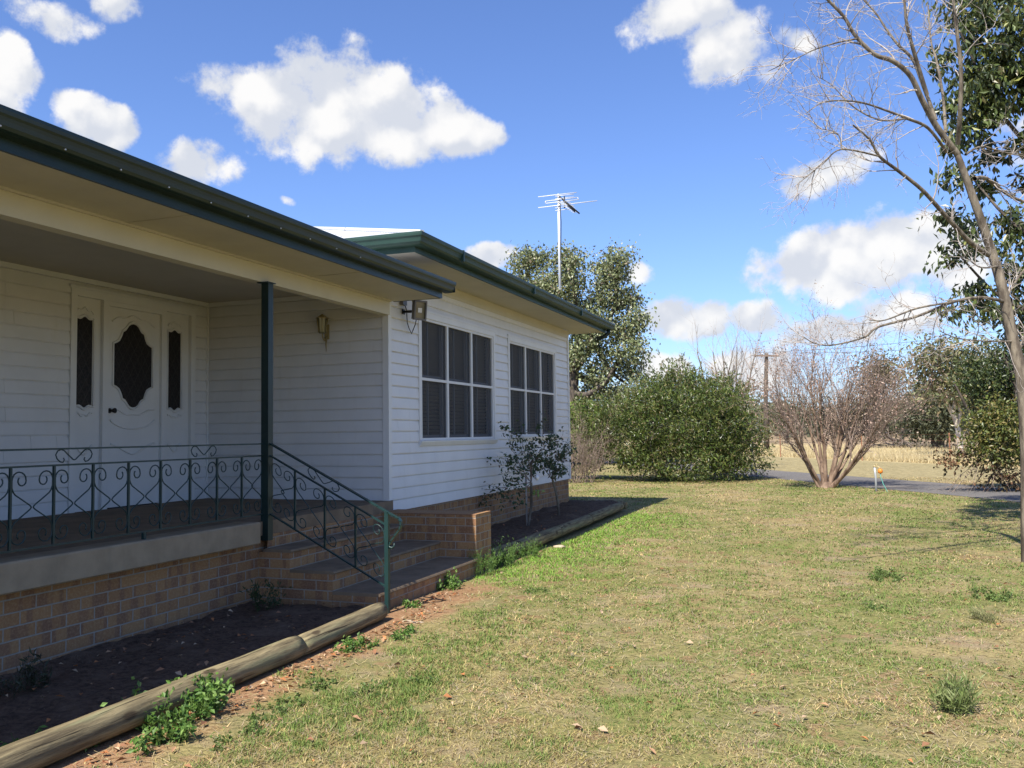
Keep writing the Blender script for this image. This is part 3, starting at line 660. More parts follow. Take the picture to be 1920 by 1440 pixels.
for q in lyre(.29): mb.tube([(.66+a*1.1, YR, zl(.66+a*1.1, 1.341)+b) for a, b in q], .0045, 5)
mb.build('lyre_scroll', M['iron'], hr)

# ------------------------------------------------------------------ steps and pillar wall
st = thing('front_steps', (.6, -1.35, G), 'three brick front steps with worn concrete treads up to the porch', 'steps')
YL, YR_ = -2.45, -.255
for k, (xf, zt) in enumerate(((1.215, .112), (.765, .284), (.33, .456))):
    xi = (.765, .33, .052)[k]
    mb = MB(); mb.box((xi-.3 if k < 2 else .001, YL, -.25), (xf, YR_, zt-.028)); o = mb.build('riser', M['brick_y'], st)
    mb = MB(); mb.extrude([(xi-.0 if k < 2 else .052, zt-.0275), (xf+.012, zt-.0275), (xf+.018, zt-.018), (xf+.012, zt-.004), (xf, zt), (xi if k < 2 else .052, zt)], (0, YL-.008, 0), (1, 0, 0), (0, 0, 1), (0, YR_-YL+.006, 0)); mb.build('tread', M['concrete'], st)
    mb = MB(); mb.box((0.001 if k == 2 else xi+.001, YL-.006, -.25), (xf-.002, YL-.0005, zt-.0285)); mb.build('side_face', M['brick_x'], st)
mb = MB(); mb.box((.051, -2.4, .456), (.06, -.26, .575)); mb.build('riser', M['brick_y'], st)
pw = thing('brick_wing_wall', (.6, 0, G), 'low brick wing wall flanking the front steps, its end lit', 'wall')
mb = MB(); mb.box((.001, -.25, -.3), (1.199, .195, .575)); mb.build('face', M['brick_x'], pw)
mb = MB(); mb.box((1.1995, -.249, -.3), (1.203, .194, .574)); mb.build('end_face', M['brick_y'], pw)
mb = MB(); mb.box((.001, -.252, .5755), (1.206, .197, .585)); mb.build('capping', M['brick_y'], pw)

# ------------------------------------------------------------------ lights on the house
fl_ = thing('flood_light', (.03, .40, 2.97), 'square floodlight on a bracket with a looping black wire under the eave', 'floodlight')
fd = np.array([.90, -.42, -.10]); fd /= np.linalg.norm(fd); fr_ = np.cross(fd, (0, 0, 1)); fr_ /= np.linalg.norm(fr_); fu = np.cross(fr_, fd); fc = np.array([.235, .40, 2.965])
mb = MB(); mb.obox(fc-fd*.03, (fr_, fu, fd), (.085, .11, .022)); mb.obox(fc-fd*.062, (fr_, fu, fd), (.05, .07, .01))
for a, b, c_, d_ in ((-.085, 0, .010, .11), (.085, 0, .010, .11)): mb.obox(fc+fr_*a, (fr_, fu, fd), (c_, d_+.01, .014))
for b in (-.11, .11): mb.obox(fc+fu*b, (fr_, fu, fd), (.075, .010, .014))
mb.build('housing', M['greyplastic'], fl_)
mb = MB(); mb.obox(fc-fd*.005, (fr_, fu, fd), (.0748, .0998, .003)); mb.build('front_glass', M['lampglass'], fl_)
mb = MB(); mb.obox(fc-fd*.0015, (fr_, fu, fd), (.03, .028, .0012)); mb.build('lamp_chip', M['trim'], fl_)
mb = MB(); b0 = fc-fd*.06-np.array([0, 0, .01]); b1 = np.array([.022, .37, 2.955]); mb.tube([b0, (b0+b1)/2, b1], [.016, .018, .014], 6); mb.obox((.026, .37, 2.955), np.eye(3), (.006, .03, .03)); mb.build('bracket', M['black'], fl_)
mb = MB(); mb.tube([fc-fd*.06-fu*.09, (.16, .42, 2.80), (.10, .47, 2.73), (.06, .52, 2.70), (.05, .47, 2.76), (.05, .42, 2.83), (.06, .39, 2.95), (.06, .37, 3.0), (.05, .33, 3.06)], .006, 5); mb.build('wire', M['black'], fl_)
mb = MB(); mb.box((.022, .28, 3.03), (.07, .38, 3.12)); mb.build('junction_box', M['greyplastic'], fl_)
wl = thing('wall_lamp', (-.80, -.03, 2.7), 'small brass lantern on the shaded weatherboards beside the porch post', 'wall light')
mb = MB(); mb.box((-.83, -.032, 2.62), (-.77, -.021, 2.80)); mb.tube([(-.80, -.03, 2.66), (-.80, -.08, 2.60), (-.80, -.12, 2.63), (-.80, -.13, 2.68)], .009, 6); mb.tube([(-.80, -.04, 2.63), (-.80, -.05, 2.56), (-.80, -.045, 2.47)], [.012, .009, .002], 6); mb.build('bracket', M['brass'], wl)
mb = MB(); mb.tube([(-.80, -.13, 2.68), (-.80, -.13, 2.70), (-.80, -.13, 2.86)], [.03, .05, .068], 6, smooth=False); mb.build('glass_shade', M['lampglass'], wl)
mb = MB(); mb.tube([(-.80, -.13, 2.86), (-.80, -.13, 2.868), (-.80, -.13, 2.90), (-.80, -.13, 2.915)], [.078, .078, .03, .006], 6, smooth=False)
for k in range(6):
    an = k*math.pi/3; cs, sn = math.cos(an), math.sin(an); mb.tube([(-.80+.052*cs, -.13+.052*sn, 2.70), (-.80+.07*cs, -.13+.07*sn, 2.86)], .005, 4)
mb.build('cage', M['brass'], wl)

# ------------------------------------------------------------------ television aerial on the roof
py = 6.2; foot = at(1050.5, 560, 15.0)
an = thing('television_aerial', (foot[0], foot[1], 3.9), 'tall television aerial mast rising above the roof edge', 'antenna')
DA = 15.0
tp = at(1047, 364, DA); ft = np.array([tp[0], tp[1], 3.9])
mb = MB(); mb.tube([ft, ft*.5+tp*.5, tp], .022, 8); mb.build('mast', M['alu'], an)
mb = MB(); mb.tube([ft+[.03, -.02, .5], ft*.3+tp*.7+np.array([.045, -.02, 0]), tp+[.03, -.02, -.1]], .007, 5); mb.build('cable', M['black'], an)
bd = np.array([.62, -.66, -.28]); bd /= np.linalg.norm(bd); bd2 = _R2*.72-_U2*.66-_F*.2; bd2 /= np.linalg.norm(bd2)
ed = _R2*.97+_U2*.145+_F*.15; ed /= np.linalg.norm(ed)                # elements
s0 = at(1044.5, 365, DA); mb = MB(); mb.tube([s0, s0+bd2*.52], .014, 6); mb.build('boom', M['black'], an)
mm = DA/FPX
def el(mb, cx_, cy_, l0, l1, r=.008): c_ = at(cx_, cy_, DA-.03); mb.tube([c_+ed*l0*mm, c_+ed*l1*mm], r, 5)
mb = MB(); el(mb, 1046, 365, -38, 36); el(mb, 1056, 384, -48, 66); el(mb, 1050, 374, -28, 34, .007); el(mb, 1052, 378, -30, 34, .007)
for a, b in ((-28, -30), (34, 34)):
    mb.tube([at(1050, 374, DA-.03)+ed*a*mm, at(1052, 378, DA-.03)+ed*b*mm], .007, 5)
mb.build('element', M['alu'], an)
mb = MB()
for k in range(9):
    c_ = at(1058+k*2.6, 379+k*2.35, DA-.04); l = (11-.75*k)*mm; mb.tube([c_-ed*l, c_+ed*l], .006, 5)
for dz in (-14, -9, 8, 13): c_ = at(1058.5, 380+dz, DA-.02); mb.tube([c_-ed*18*mm, c_+ed*18*mm], .006, 5)
mb.build('director', M['alu'], an)
mb = MB(); mb.tube([at(1058, 368, DA-.02), at(1058.8, 390, DA-.02)], .012, 5); mb.tube([at(1056, 377, DA-.02), at(1078, 397, DA-.05)], .012, 5)
for k in range(5): c_ = at(1066+k*2.7, 385.5+k*2.4, DA-.05); mb.obox(c_, np.eye(3), (.014, .014, .014))
mb.build('feed_arm', M['black'], an)

# ------------------------------------------------------------------ logs
def log(p0, p1, r, label, seed, group='log edging of the garden beds'):
    p0, p1 = np.array(p0, float), np.array(p1, float); Ln = np.linalg.norm(p1-p0); k = max(6, int(Ln/.09)); rg = np.random.default_rng(seed)
    t = np.linspace(0, 1, k); pts = p0+(p1-p0)*t[:, None]; wob = fbm(t*Ln*1.3, np.full(k, seed*3.1), seed)-.5; pts[:, 0] += .03*wob; pts[:, 2] += .015*wob
    rad = r*(1+.16*(fbm(t*Ln*2.2, np.full(k, 2.2), seed+5)-.5)); rad[0] *= .93; rad[-1] *= .93
    mb = MB(); mb.tube(pts, rad, 18); o = mb.build('garden_log', M['log'], loc=tuple((p0+p1)/2)); tag(o, label, 'log', group)
log((1.37, -2.70, .03), (1.395, -3.93, .015), .074, 'short pine log running from a joint to the newel post', 3)
log((1.395, -3.94, .022), (1.36, -9.2, .01), .079, 'long sunlit pine log along the left garden bed with weeds beside it', 4)
log((1.15, .24, .05), (1.14, 2.95, .05), .086, 'shaded log starting behind the brick wing wall', 5)
log((1.135, 2.97, .05), (1.11, 4.75, .05), .084, 'middle log of the shaded bed under the windows', 6)
log((1.11, 4.77, .055), (1.05, 7.25, .06), .082, 'far log of the shaded bed ending at its corner', 7)
log((-.1, 7.68, .07), (1.12, 7.52, .06), .075, 'log lying across the far end of the shaded bed', 8)

# ------------------------------------------------------------------ plants
def pick(rg, k, cols, wts=None):
    c = np.array(cols, float); i = rg.choice(len(c), k, p=wts); return c[i]*rg.uniform(.75, 1.25, (k, 1))
def rot(v, axis_, a):
    axis_ = axis_/np.linalg.norm(axis_); return v*math.cos(a)+np.cross(axis_, v)*math.sin(a)+axis_*(axis_@v)*(1-math.cos(a))
def grow(rg, p, dv, Ln, r, lev, C, acc):
    c = C[lev]; k = c['seg']; pts = [np.array(p, float)]; dv = np.array(dv, float); dv /= np.linalg.norm(dv); ds = [dv]
    for i in range(k):
        dv = dv+rg.normal(size=3)*c['wander']+np.array([0, 0, c['up']]); dv /= np.linalg.norm(dv); pts.append(pts[-1]+dv*Ln/k); ds.append(dv)
    rad = r*(1-(1-c.get('taper', .35))*np.linspace(0, 1, k+1)); acc.append((np.array(pts), rad, lev))
    if lev+1 < len(C):
        nc = C[lev+1]; m_ = rg.integers(*c['kids'])
        for j in range(m_):
            t = rg.uniform(c.get('t0', .3), 1.) if j else 1.; i = min(int(t*k), k-1); q = pts[i]+(pts[i+1]-pts[i])*(t*k-i)
            ax_ = np.cross(ds[i], rg.normal(size=3)); d2 = rot(ds[i], ax_, rg.uniform(*nc['ang']) if j else rg.uniform(.1, .35))
            grow(rg, q, d2, Ln*rg.uniform(*nc['len']), max(rad[i]*nc.get('rr', .6), .002), lev+1, C, acc)
def wood(acc, name_big, name_small, mbig, msmall, parent, split=1, sides=7):
    mb = MB(); P0 = []; P1 = []; r0 = []; r1 = []
    for pts, rad, lev in acc:
        if lev <= split: mb.tube(pts, rad, sides, caps=False)
        else: P0.append(pts[:-1]); P1.append(pts[1:]); r0.append(rad[:-1]); r1.append(rad[1:])
    if mb.v: mb.build(name_big, mbig, parent, fix=False)
    if P0:
        V, Fc = sticks(np.concatenate(P0), np.concatenate(P1), np.concatenate(r0), np.concatenate(r1)); raw_mesh(name_small, V, Fc, msmall, parent, smooth=True)
def cloud_pts(rg, blobs, count, clump=.22, per=26, shell=.55):
    """leaf positions in sub-clumps spread over the outer part of each blob"""
    vol = np.array([b[3]*b[4]*b[5] for b in blobs])**.75; pr = vol/vol.sum(); nc = max(1, count//per); bi = rg.choice(len(blobs), nc, p=pr)
    B = np.array(blobs, float)[bi]; d_ = rg.normal(size=(nc, 3)); d_ /= np.linalg.norm(d_, axis=1)[:, None]; rr = rg.uniform(shell, 1.0, nc)**.8
    cc = B[:, :3]+d_*B[:, 3:6]*rr[:, None]; s_ = np.repeat(cc, per, 0); sz = clump*rg.uniform(.5, 1.3, nc); off = rg.normal(size=s_.shape)*np.repeat(sz, per)[:, None]; off[:, 2] *= .8
    return s_+off, np.repeat(np.arange(nc), per)
def crown(name, rg, blobs, count, size, cols, parent, m, clump=.22, per=26, aspect=.45, droop=.3, wts=None, shell=.55, keep=None):
    C, ci = cloud_pts(rg, blobs, count, clump, per, shell); ok = C[:, 2] > G+.03
    if keep is not None: ok &= keep(C)
    C = C[ok]; ci = ci[ok]; V, Fc = leaves(C, size, rg, aspect, droop)
    tone = rg.uniform(.78, 1.22, ci.max()+1)[ci][:, None]; raw_mesh(name, V, Fc, m, parent, colr=pick(rg, len(C), cols, wts)*tone)
def shoots(name, rg, blobs, count, Ln, per, size, cols, parent, m, aspect=.35, up=.5, wts=None, zmin=-.2):
    vol = np.array([b[3]*b[5] for b in blobs]); bi = rg.choice(len(blobs), count, p=vol/vol.sum()); B = np.array(blobs, float)[bi]
    d_ = rg.normal(size=(count, 3)); d_[:, 2] = np.abs(d_[:, 2])*np.where(rg.random(count) < .8, 1, -1); d_ /= np.linalg.norm(d_, axis=1)[:, None]
    p0 = B[:, :3]+d_*B[:, 3:6]*.85; dv = d_+rg.normal(size=(count, 3))*.25; dv[:, 2] += up; dv /= np.linalg.norm(dv, axis=1)[:, None]; l = Ln*rg.uniform(.4, 1.2, count)
    t = rg.random((count, per)); C = (p0[:, None]+dv[:, None]*l[:, None, None]*t[..., None]+rg.normal(size=(count, per, 3))*.012).reshape(-1, 3); ok = C[:, 2] > G+.05
    V, Fc = leaves(C[ok], size, rg, aspect, 0, dirs=np.repeat(dv, per, 0)[ok]); tone = np.repeat(rg.uniform(.8, 1.3, count), per)[ok][:, None]
    raw_mesh(name, V, Fc, m, parent, colr=pick(rg, int(ok.sum()), cols, wts)*tone)
def pb(x, y, depth, rx, ry, rz=None):
    """blob round a point of the view: radii in pixels at that depth"""
    c = at(x, y, depth); s_ = depth/FPX; return (c[0], c[1], c[2], rx*s_, (rz or rx)*s_, ry*s_)
def limb(mb, pts, r0, r1, sides=8):
    P = np.array(pts, float); k = 6*(len(P)-1)+1; t = np.linspace(0, len(P)-1, k); Q = []
    for u in t:                                    # catmull-rom
        i = min(int(u), len(P)-2); f = u-i; a, b, c_, d_ = P[max(i-1, 0)], P[i], P[i+1], P[min(i+2, len(P)-1)]
        Q.append(.5*((2*b)+(-a+c_)*f+(2*a-5*b+4*c_-d_)*f*f+(-a+3*b-3*c_+d_)*f**3))
    mb.tube(Q, np.linspace(r0, r1, k), sides, caps=False); return np.array(Q), np.linspace(r0, r1, k)

# --- two standard roses in the shaded bed
def rose(base, top, tips, label, seed, nleaf):
    rg = np.random.default_rng(seed); o = thing('rose_bush', base, label, 'shrub', 'roses under the windows'); base, top = np.array(base), np.array(top)
    mb = MB(); limb(mb, [base, base*.5+top*.5+[.02, .01, 0], top], .022, .018, 8)
    mb.build('stem', M['bark_pale'], o)
    if seed == 51: mb = MB(); mb.tube([base+[-.05, .06, -.05], base+[-.05, .06, .75]], .014, 6); mb.build('stake', M['twig'], o)
    acc = []; LV = []
    for tp_ in tips:
        tp_ = np.array(tp_); dv = tp_-top; Ln = np.linalg.norm(dv)
        grow(rg, top, dv+np.array([0, 0, -.12*Ln]), Ln, .009, 0, [dict(seg=6, wander=.10, up=.02, kids=(5, 8), taper=.4, t0=.25), dict(seg=4, wander=.2, up=.05, kids=(2, 4), len=(.22, .5), ang=(.4, 1.1), rr=.6), dict(seg=3, wander=.2, up=0, kids=(0, 1), len=(.3, .6), ang=(.4, 1.), rr=.6)], acc)
    wood(acc, 'cane', 'cane', M['twig_dry'], M['twig_dry'], o, -1)
    E_ = np.concatenate([a[0][1:] for a in acc if a[2] >= 1]); C = E_[rg.choice(len(E_), nleaf)]+rg.normal(size=(nleaf, 3))*.035
    V, Fc = leaves(C, .058, rg, .6, .2); raw_mesh('foliage', V, Fc, M['gloss_leaf'], o, colr=pick(rg, nleaf, [(.045, .08, .034), (.065, .105, .045), (.08, .10, .05), (.10, .075, .055)], [.4, .35, .15, .1]))
    return o
b = atg(991, 985, .09); dp = (b-CAM)@_F
o = rose(b, at(996, 905, dp), [at(905, 905, dp-.2), at(955, 840, dp), at(990, 835, dp-.1), at(945, 935, dp-.3), at(1000, 870, dp+.1), at(965, 880, dp-.3), at(1010, 845, dp)], 'spreading rose on a straight staked stem, nearer the brick wing wall', 51, 850)
mb = MB(); q = at(1007, 897, dp-.2); mb.tube([q-[0, 0, .03], q, q+[0, 0, .035], q+[0, 0, .05]], [.012, .03, .028, .012], 9); mb.build('rose_bud', M['trim'], o)
V, Fc = leaves(at(1006, 923, dp-.15)+np.random.default_rng(1).normal(size=(18, 3))*.035, .07, np.random.default_rng(2), .6); raw_mesh('young_shoot', V, Fc, M['leaf'], o, colr=np.tile((.28, .38, .12), (18, 1)))
b = atg(1048, 966, .12); dp = (b-CAM)@_F
rose(b, at(1036, 900, dp), [at(1020, 825, dp), at(1045, 828, dp), at(1005, 850, dp), at(1062, 855, dp), at(1055, 880, dp-.2), at(1015, 880, dp-.2), at(1030, 845, dp+.2), at(1040, 840, dp-.3)], 'dense ball headed rose on a leaning pale stem, nearer the house corner', 52, 1050)

# --- big green shrub beyond the lawn
rg = np.random.default_rng(60)
sh = thing('oleander_bush', atg(1270, 900), 'big rounded dark green leafy bush at the end of the lawn', 'bush')
D0 = 27.6
bl = [pb(1290, 800, D0, 130, 95), pb(1200, 815, D0+.3, 95, 80), pb(1360, 830, D0-.1, 80, 62), pb(1130, 800, D0+.8, 60, 55), pb(1260, 745, D0+.4, 75, 50), pb(1330, 755, D0+.3, 70, 45), pb(1300, 865, D0-.6, 120, 45), pb(1410, 870, D0-.3, 48, 35), pb(1210, 865, D0-.4, 50, 40), pb(1270, 712, D0+.5, 38, 26), pb(1350, 790, D0-.9, 60, 60), pb(1230, 790, D0-.7, 70, 60)]
BC = [(.070, .108, .022), (.115, .148, .030), (.05, .078, .019), (.15, .155, .045), (.20, .17, .08)]; BW = [.34, .3, .2, .11, .05]
bl += [pb(1345, 720, D0+.3, 30, 22), pb(1225, 755, D0+.2, 40, 36), pb(1160, 790, D0, 45, 40), pb(1180, 850, D0-.3, 40, 30), pb(1310, 830, D0-1.2, 50, 40), pb(1385, 800, D0, 34, 28)]
crown('foliage', rg, bl, 38000, .125, BC, sh, M['gloss_leaf'], .17, 28, .30, -.3, BW, .5)
shoots('shoots', rg, bl, 520, .6, 18, .12, [(.10, .135, .03), (.13, .15, .04), (.07, .10, .024), (.17, .14, .065)], sh, M['gloss_leaf'], .28, .7)
acc = []
for k in range(26):
    b0 = atg(rg.uniform(1190, 1420), 895)+np.array([0, rg.uniform(.2, 1.5), 0]); grow(rg, b0, (rg.normal()*.5, rg.normal()*.4-.15, 1.), rg.uniform(1.6, 2.9), .03, 0, [dict(seg=6, wander=.1, up=.02, kids=(6, 10), t0=.3), dict(seg=4, wander=.14, up=.03, kids=(2, 5), len=(.3, .5), ang=(.3, .8), rr=.5), dict(seg=3, wander=.15, up=0, kids=(0, 1), len=(.3, .6), ang=(.3, .8), rr=.6)], acc)
wood(acc, 'stem', 'twigs', M['twig'], M['twig'], sh, 0, 5)

# --- bright green shrub and dry shrub by the house corner
rg = np.random.default_rng(61); o = thing('leafy_shrub', atg(1085, 898), 'bright green shrub between the house corner and the big bush', 'bush'); D1 = 29
crown('foliage', rg, [pb(1085, 800, D1, 50, 42), pb(1110, 825, D1, 45, 45), pb(1060, 790, D1+.5, 40, 30), pb(1090, 850, D1, 40, 40)], 9000, .14, [(.13, .19, .03), (.09, .15, .025), (.18, .22, .05)], o, M['leaf'], .2, 22, .34, -.3)
rg = np.random.default_rng(62); o = thing('dry_shrub', atg(1085, 908), 'leafless grey brown dry shrub beside the house corner', 'bush'); acc = []
for k in range(42): grow(rg, atg(rg.uniform(1055, 1112), 905), (rg.normal()*.5, rg.normal()*.4, 1.3), rg.uniform(.9, 1.7), .012, 0, [dict(seg=5, wander=.15, up=.02, kids=(7, 12), t0=.15), dict(seg=4, wander=.2, up=.02, kids=(3, 6), len=(.3, .55), ang=(.3, 1.), rr=.55), dict(seg=2, wander=.2, up=0, kids=(0, 1), len=(.35, .7), ang=(.3, 1.), rr=.6)], acc)
wood(acc, 'twigs', 'twigs', M['twig_dry'], M['twig_dry'], o, -1)
V, Fc = leaves(np.concatenate([a[0][1:] for a in acc if a[2] == 2])[::2], .04, rg, .4); raw_mesh('dead_leaves', V, Fc, M['litter'], o, colr=pick(rg, len(Fc), [(.26, .19, .13), (.34, .27, .2), (.2, .15, .11)]))

# --- tall tree behind the house
rg = np.random.default_rng(63); DT = 42.; tb = at(1071, 797, DT); tb[2] = G
o = thing('bottle_tree', tb, 'tall open crowned green tree rising behind the roof and aerial', 'tree')
mb = MB(); fork = at(1075, 700, DT); limb(mb, [tb, at(1072, 760, DT), fork], .36, .27, 10)
limbs = [[fork, at(1060, 640, DT), at(1010, 560, DT+1), at(985, 500, DT+.5)], [fork, at(1090, 620, DT), at(1075, 540, DT-1), at(1070, 480, DT)], [fork, at(1115, 640, DT), at(1150, 580, DT), at(1160, 490, DT)], [fork, at(1130, 720, DT+.6), at(1165, 670, DT), at(1195, 640, DT)], [at(1074, 735, DT), at(1100, 740, DT-.6), at(1135, 715, DT-.8), at(1150, 690, DT-.5)], [at(1150, 580, DT), at(1180, 560, DT), at(1205, 560, DT+.3)], [at(1115, 640, DT), at(1140, 690, DT+1), at(1175, 720, DT+1)]]
for q in limbs: limb(mb, q, .19, .05, 7)
mb.build('trunk', M['bark_dark'], o, fix=False)
bl = []
for x, y, rx, ry in ((985, 490, 30, 30), (975, 525, 22, 20), (1020, 545, 40, 40), (1015, 490, 25, 24), (1065, 490, 34, 30), (1060, 535, 42, 40), (1085, 590, 45, 40), (1160, 485, 30, 26), (1150, 515, 36, 30), (1125, 500, 20, 18), (1140, 555, 45, 38), (1185, 560, 24, 26), (1195, 600, 26, 26), (1095, 640, 40, 34), (1075, 670, 30, 30), (1120, 610, 40, 30), (1165, 620, 36, 30), (1190, 655, 28, 26), (1180, 690, 30, 28), (1150, 660, 24, 30), (1120, 700, 30, 34), (1115, 735, 30, 26), (1200, 715, 22, 20), (1160, 735, 30, 22), (1100, 755, 26, 18), (1175, 770, 30, 20), (1135, 770, 25, 18)):
    bl.append(pb(x, y, DT+rg.uniform(-1.2, 1.2), rx, ry))
bl = [(a, b, c_, d_*.88, e_*.88, f_*.86) for a, b, c_, d_, e_, f_ in bl]
crown('foliage', rg, bl, 29000, .16, [(.17, .20, .088), (.24, .265, .13), (.12, .15, .066), (.33, .34, .21), (.22, .18, .12)], o, M['gloss_leaf'], .27, 9, .62, .5, [.3, .3, .2, .12, .08], .35)

# --- bare tree behind the bush
rg = np.random.default_rng(64); DB = 36.
o = thing('bare_tree', np.array([*at(1350, 797, DB)[:2], G]), 'bare grey branched tree poking up behind the big bush', 'tree'); acc = []
for k in range(9):
    x = rg.uniform(1300, 1410); b0 = at(x*.4+1350*.6, 797, DB); b0[2] = G; t_ = at(x+rg.normal()*14, rg.uniform(650, 690), DB+rg.normal()*.5); dv = t_-b0
    grow(rg, b0, dv, np.linalg.norm(dv), .07, 0, [dict(seg=8, wander=.05, up=.01, kids=(9, 13), t0=.45, taper=.25), dict(seg=5, wander=.14, up=.05, kids=(4, 7), len=(.16, .32), ang=(.3, .8), rr=.5), dict(seg=3, wander=.15, up=0.02, kids=(0, 1), len=(.3, .6), ang=(.3, .9), rr=.6)], acc)
wood(acc, 'trunk', 'twigs', M['bark_pale'], M['twig'], o, 0, 6)
crown('foliage', rg, [pb(1270, 706, 33., 30, 14), pb(1400, 735, 34, 30, 22), pb(1320, 722, 33, 40, 20)], 1400, .12, [(.2, .14, .08), (.17, .16, .07), (.25, .17, .12)], o, M['leaf'], .25, 9)

# --- crape myrtle
rg = np.random.default_rng(65); cb_ = atg(1548, 914)
o = thing('crape_myrtle', cb_, 'vase shaped leafless crape myrtle with reddish twigs and many trunks', 'tree'); acc = []; DC = (cb_-CAM)@_F
CC = [dict(seg=8, wander=.045, up=.035, kids=(12, 17), t0=.30, taper=.3), dict(seg=6, wander=.08, up=.05, kids=(6, 9), len=(.32, .55), ang=(.25, .6), rr=.5, t0=.25), dict(seg=4, wander=.1, up=.05, kids=(3, 6), len=(.3, .55), ang=(.25, .7), rr=.5), dict(seg=3, wander=.12, up=.03, kids=(0, 1), len=(.35, .7), ang=(.3, .8), rr=.6)]
for x, y, bx in ((1450, 735, -.14), (1470, 695, -.08), (1510, 672, -.05), (1545, 660, 0), (1585, 665, .03), (1615, 680, .06), (1650, 700, .09), (1668, 725, .12), (1530, 690, -.02), (1440, 705, -.12), (1600, 720, .05), (1690, 715, .13)):
    b0 = cb_+np.array([bx, rg.normal()*.07, -.05]); t_ = at(x, y, DC+rg.normal()*.7); dv = t_-b0; Ln = np.linalg.norm(dv); hz = np.array([dv[0], dv[1], 0])
    grow(rg, b0, dv/Ln+np.array([0, 0, -.10])+.22*hz/Ln, Ln*.81, rg.uniform(.042, .068), 0, CC, acc)
wood(acc, 'trunk', 'twigs', M['bark_red'], M['twig_red'], o, 0, 7)
E_ = np.concatenate([a[0][2:] for a in acc if a[2] >= 2]); E_ = E_[rg.choice(len(E_), 7000)]+rg.normal(size=(7000, 3))*.03
V, Fc = leaves(E_, .052, rg, .55, .1); raw_mesh('seed_heads', V, Fc, M['litter'], o, colr=pick(rg, len(Fc), [(.30, .195, .15), (.38, .27, .215), (.25, .165, .125), (.42, .33, .265)]))
crown('foliage', rg, [pb(1640, 690, DC+.3, 30, 32), pb(1610, 780, DC, 34, 30), pb(1450, 800, DC, 30, 20)], 900, .06, [(.15, .13, .05), (.19, .14, .07)], o, M['leaf'], .3, 8)
mb = MB(); mb.tube([cb_-[0, 0, .1], cb_+[0, 0, .04], cb_+[0, 0, .16]], [.24, .17, .13], 10, caps=False); mb.build('root_flare', M['bark_red'], o, fix=False)

# --- bare foreground tree at the right edge
rg = np.random.default_rng(66); tb = atg(1931, 1053); DF = (tb-CAM)@_F
o = thing('bare_tree', tb, 'leafless pale barked tree leaning in at the right edge of the lawn', 'tree')
mb = MB(); acc = []
P = lambda x, y, dd=0.: at(x, y, DF+dd)
jobs = [([tb-[0, 0, .1], P(1929, 1000), P(1927, 850, .02), P(1918, 720, .05), P(1900, 640, .1), P(1880, 542, .1), P(1862, 480, .15), P(1835, 400, .1), P(1813, 338, .1), P(1795, 289, .1)], .088, .034),
 ([P(1795, 289, .1), P(1755, 235, .0), P(1729, 187, -.1), P(1707, 142, -.2), P(1675, 115, -.25), P(1640, 102, -.3), P(1604, 67, -.35), P(1582, 31, -.4), P(1545, -8, -.45), P(1500, -60, -.5)], .036, .012),
 ([P(1755, 225, .1), P(1729, 155, .2), P(1711, 111, .3), P(1684, 84, .3), P(1662, 55, .35), P(1640, 22, .4), P(1600, -20, .4)], .022, .008),
 ([P(1738, 178, .05), P(1712, 92, -.1), P(1700, 45, -.2), P(1696, 5, -.25), P(1690, -60, -.3)], .024, .009),
 ([P(1773, 250, .2), P(1768, 180, .4), P(1755, 110, .6), P(1746, 80, .7), P(1740, 10, .8)], .02, .008),
 ([P(1796, 270, .1), P(1800, 213, -.1), P(1802, 135, -.2), P(1795, 67, -.25), P(1787, 0, -.3), P(1780, -60, -.3)], .028, .012),
 ([P(1853, 478, .1), P(1818, 453, -.1), P(1769, 400, -.3), P(1729, 356, -.45), P(1684, 320, -.55), P(1649, 293, -.65), P(1631, 262, -.7), P(1600, 235, -.8)], .03, .009),
 ([P(1649, 293, -.65), P(1578, 280, -.8), P(1545, 305, -.85), P(1520, 325, -.9), P(1490, 350, -.9)], .010, .003),
 ([P(1578, 280, -.8), P(1570, 250, -.8), P(1530, 240, -.9)], .008, .003),
 ([P(1775, 285, .1), P(1740, 240, -.2), P(1700, 222, -.4), P(1667, 209, -.5), P(1609, 191, -.7), P(1547, 191, -.9), P(1511, 213, -1.)], .02, .004),
 ([P(1700, 222, -.4), P(1650, 225, -.6), P(1600, 200, -.5), P(1560, 160, -.5), P(1530, 142, -.5)], .011, .003),
 ([P(1609, 72, -.35), P(1569, 80, -.5), P(1530, 92, -.6), P(1498, 107, -.7), P(1465, 122, -.8), P(1440, 134, -.8)], .010, .003),
 ([P(1887, 566, .1), P(1840, 558, -.1), P(1788, 566, -.3), P(1717, 594, -.5), P(1647, 613, -.7), P(1619, 633, -.8), P(1560, 647, -1.), P(1526, 643, -1.05), P(1505, 630, -1.1)], .021, .003),
 ([P(1788, 566, -.3), P(1720, 578, -.6), P(1660, 600, -.9), P(1630, 600, -1.)], .014, .004),
 ([P(1827, 335, .1), P(1850, 335, .3), P(1889, 364, .5), P(1925, 380, .6), P(1990, 400, .8)], .026, .012),
 ([P(1810, 290, .2), P(1840, 275, .5), P(1880, 285, .8), P(1930, 295, 1.)], .014, .006),
 ([P(1905, 660, .1), P(1935, 620, .3), P(1990, 560, .5)], .03, .012),
 ([P(1885, 560, .1), P(1910, 520, .4), P(1950, 470, .7)], .018, .008),
 ([P(1900, 640, .1), P(1860, 640, -.2), P(1800, 635, -.4), P(1760, 620, -.5)], .012, .004),
 ([P(1870, 500, .1), P(1835, 500, -.2), P(1800, 470, -.4)], .012, .004)]
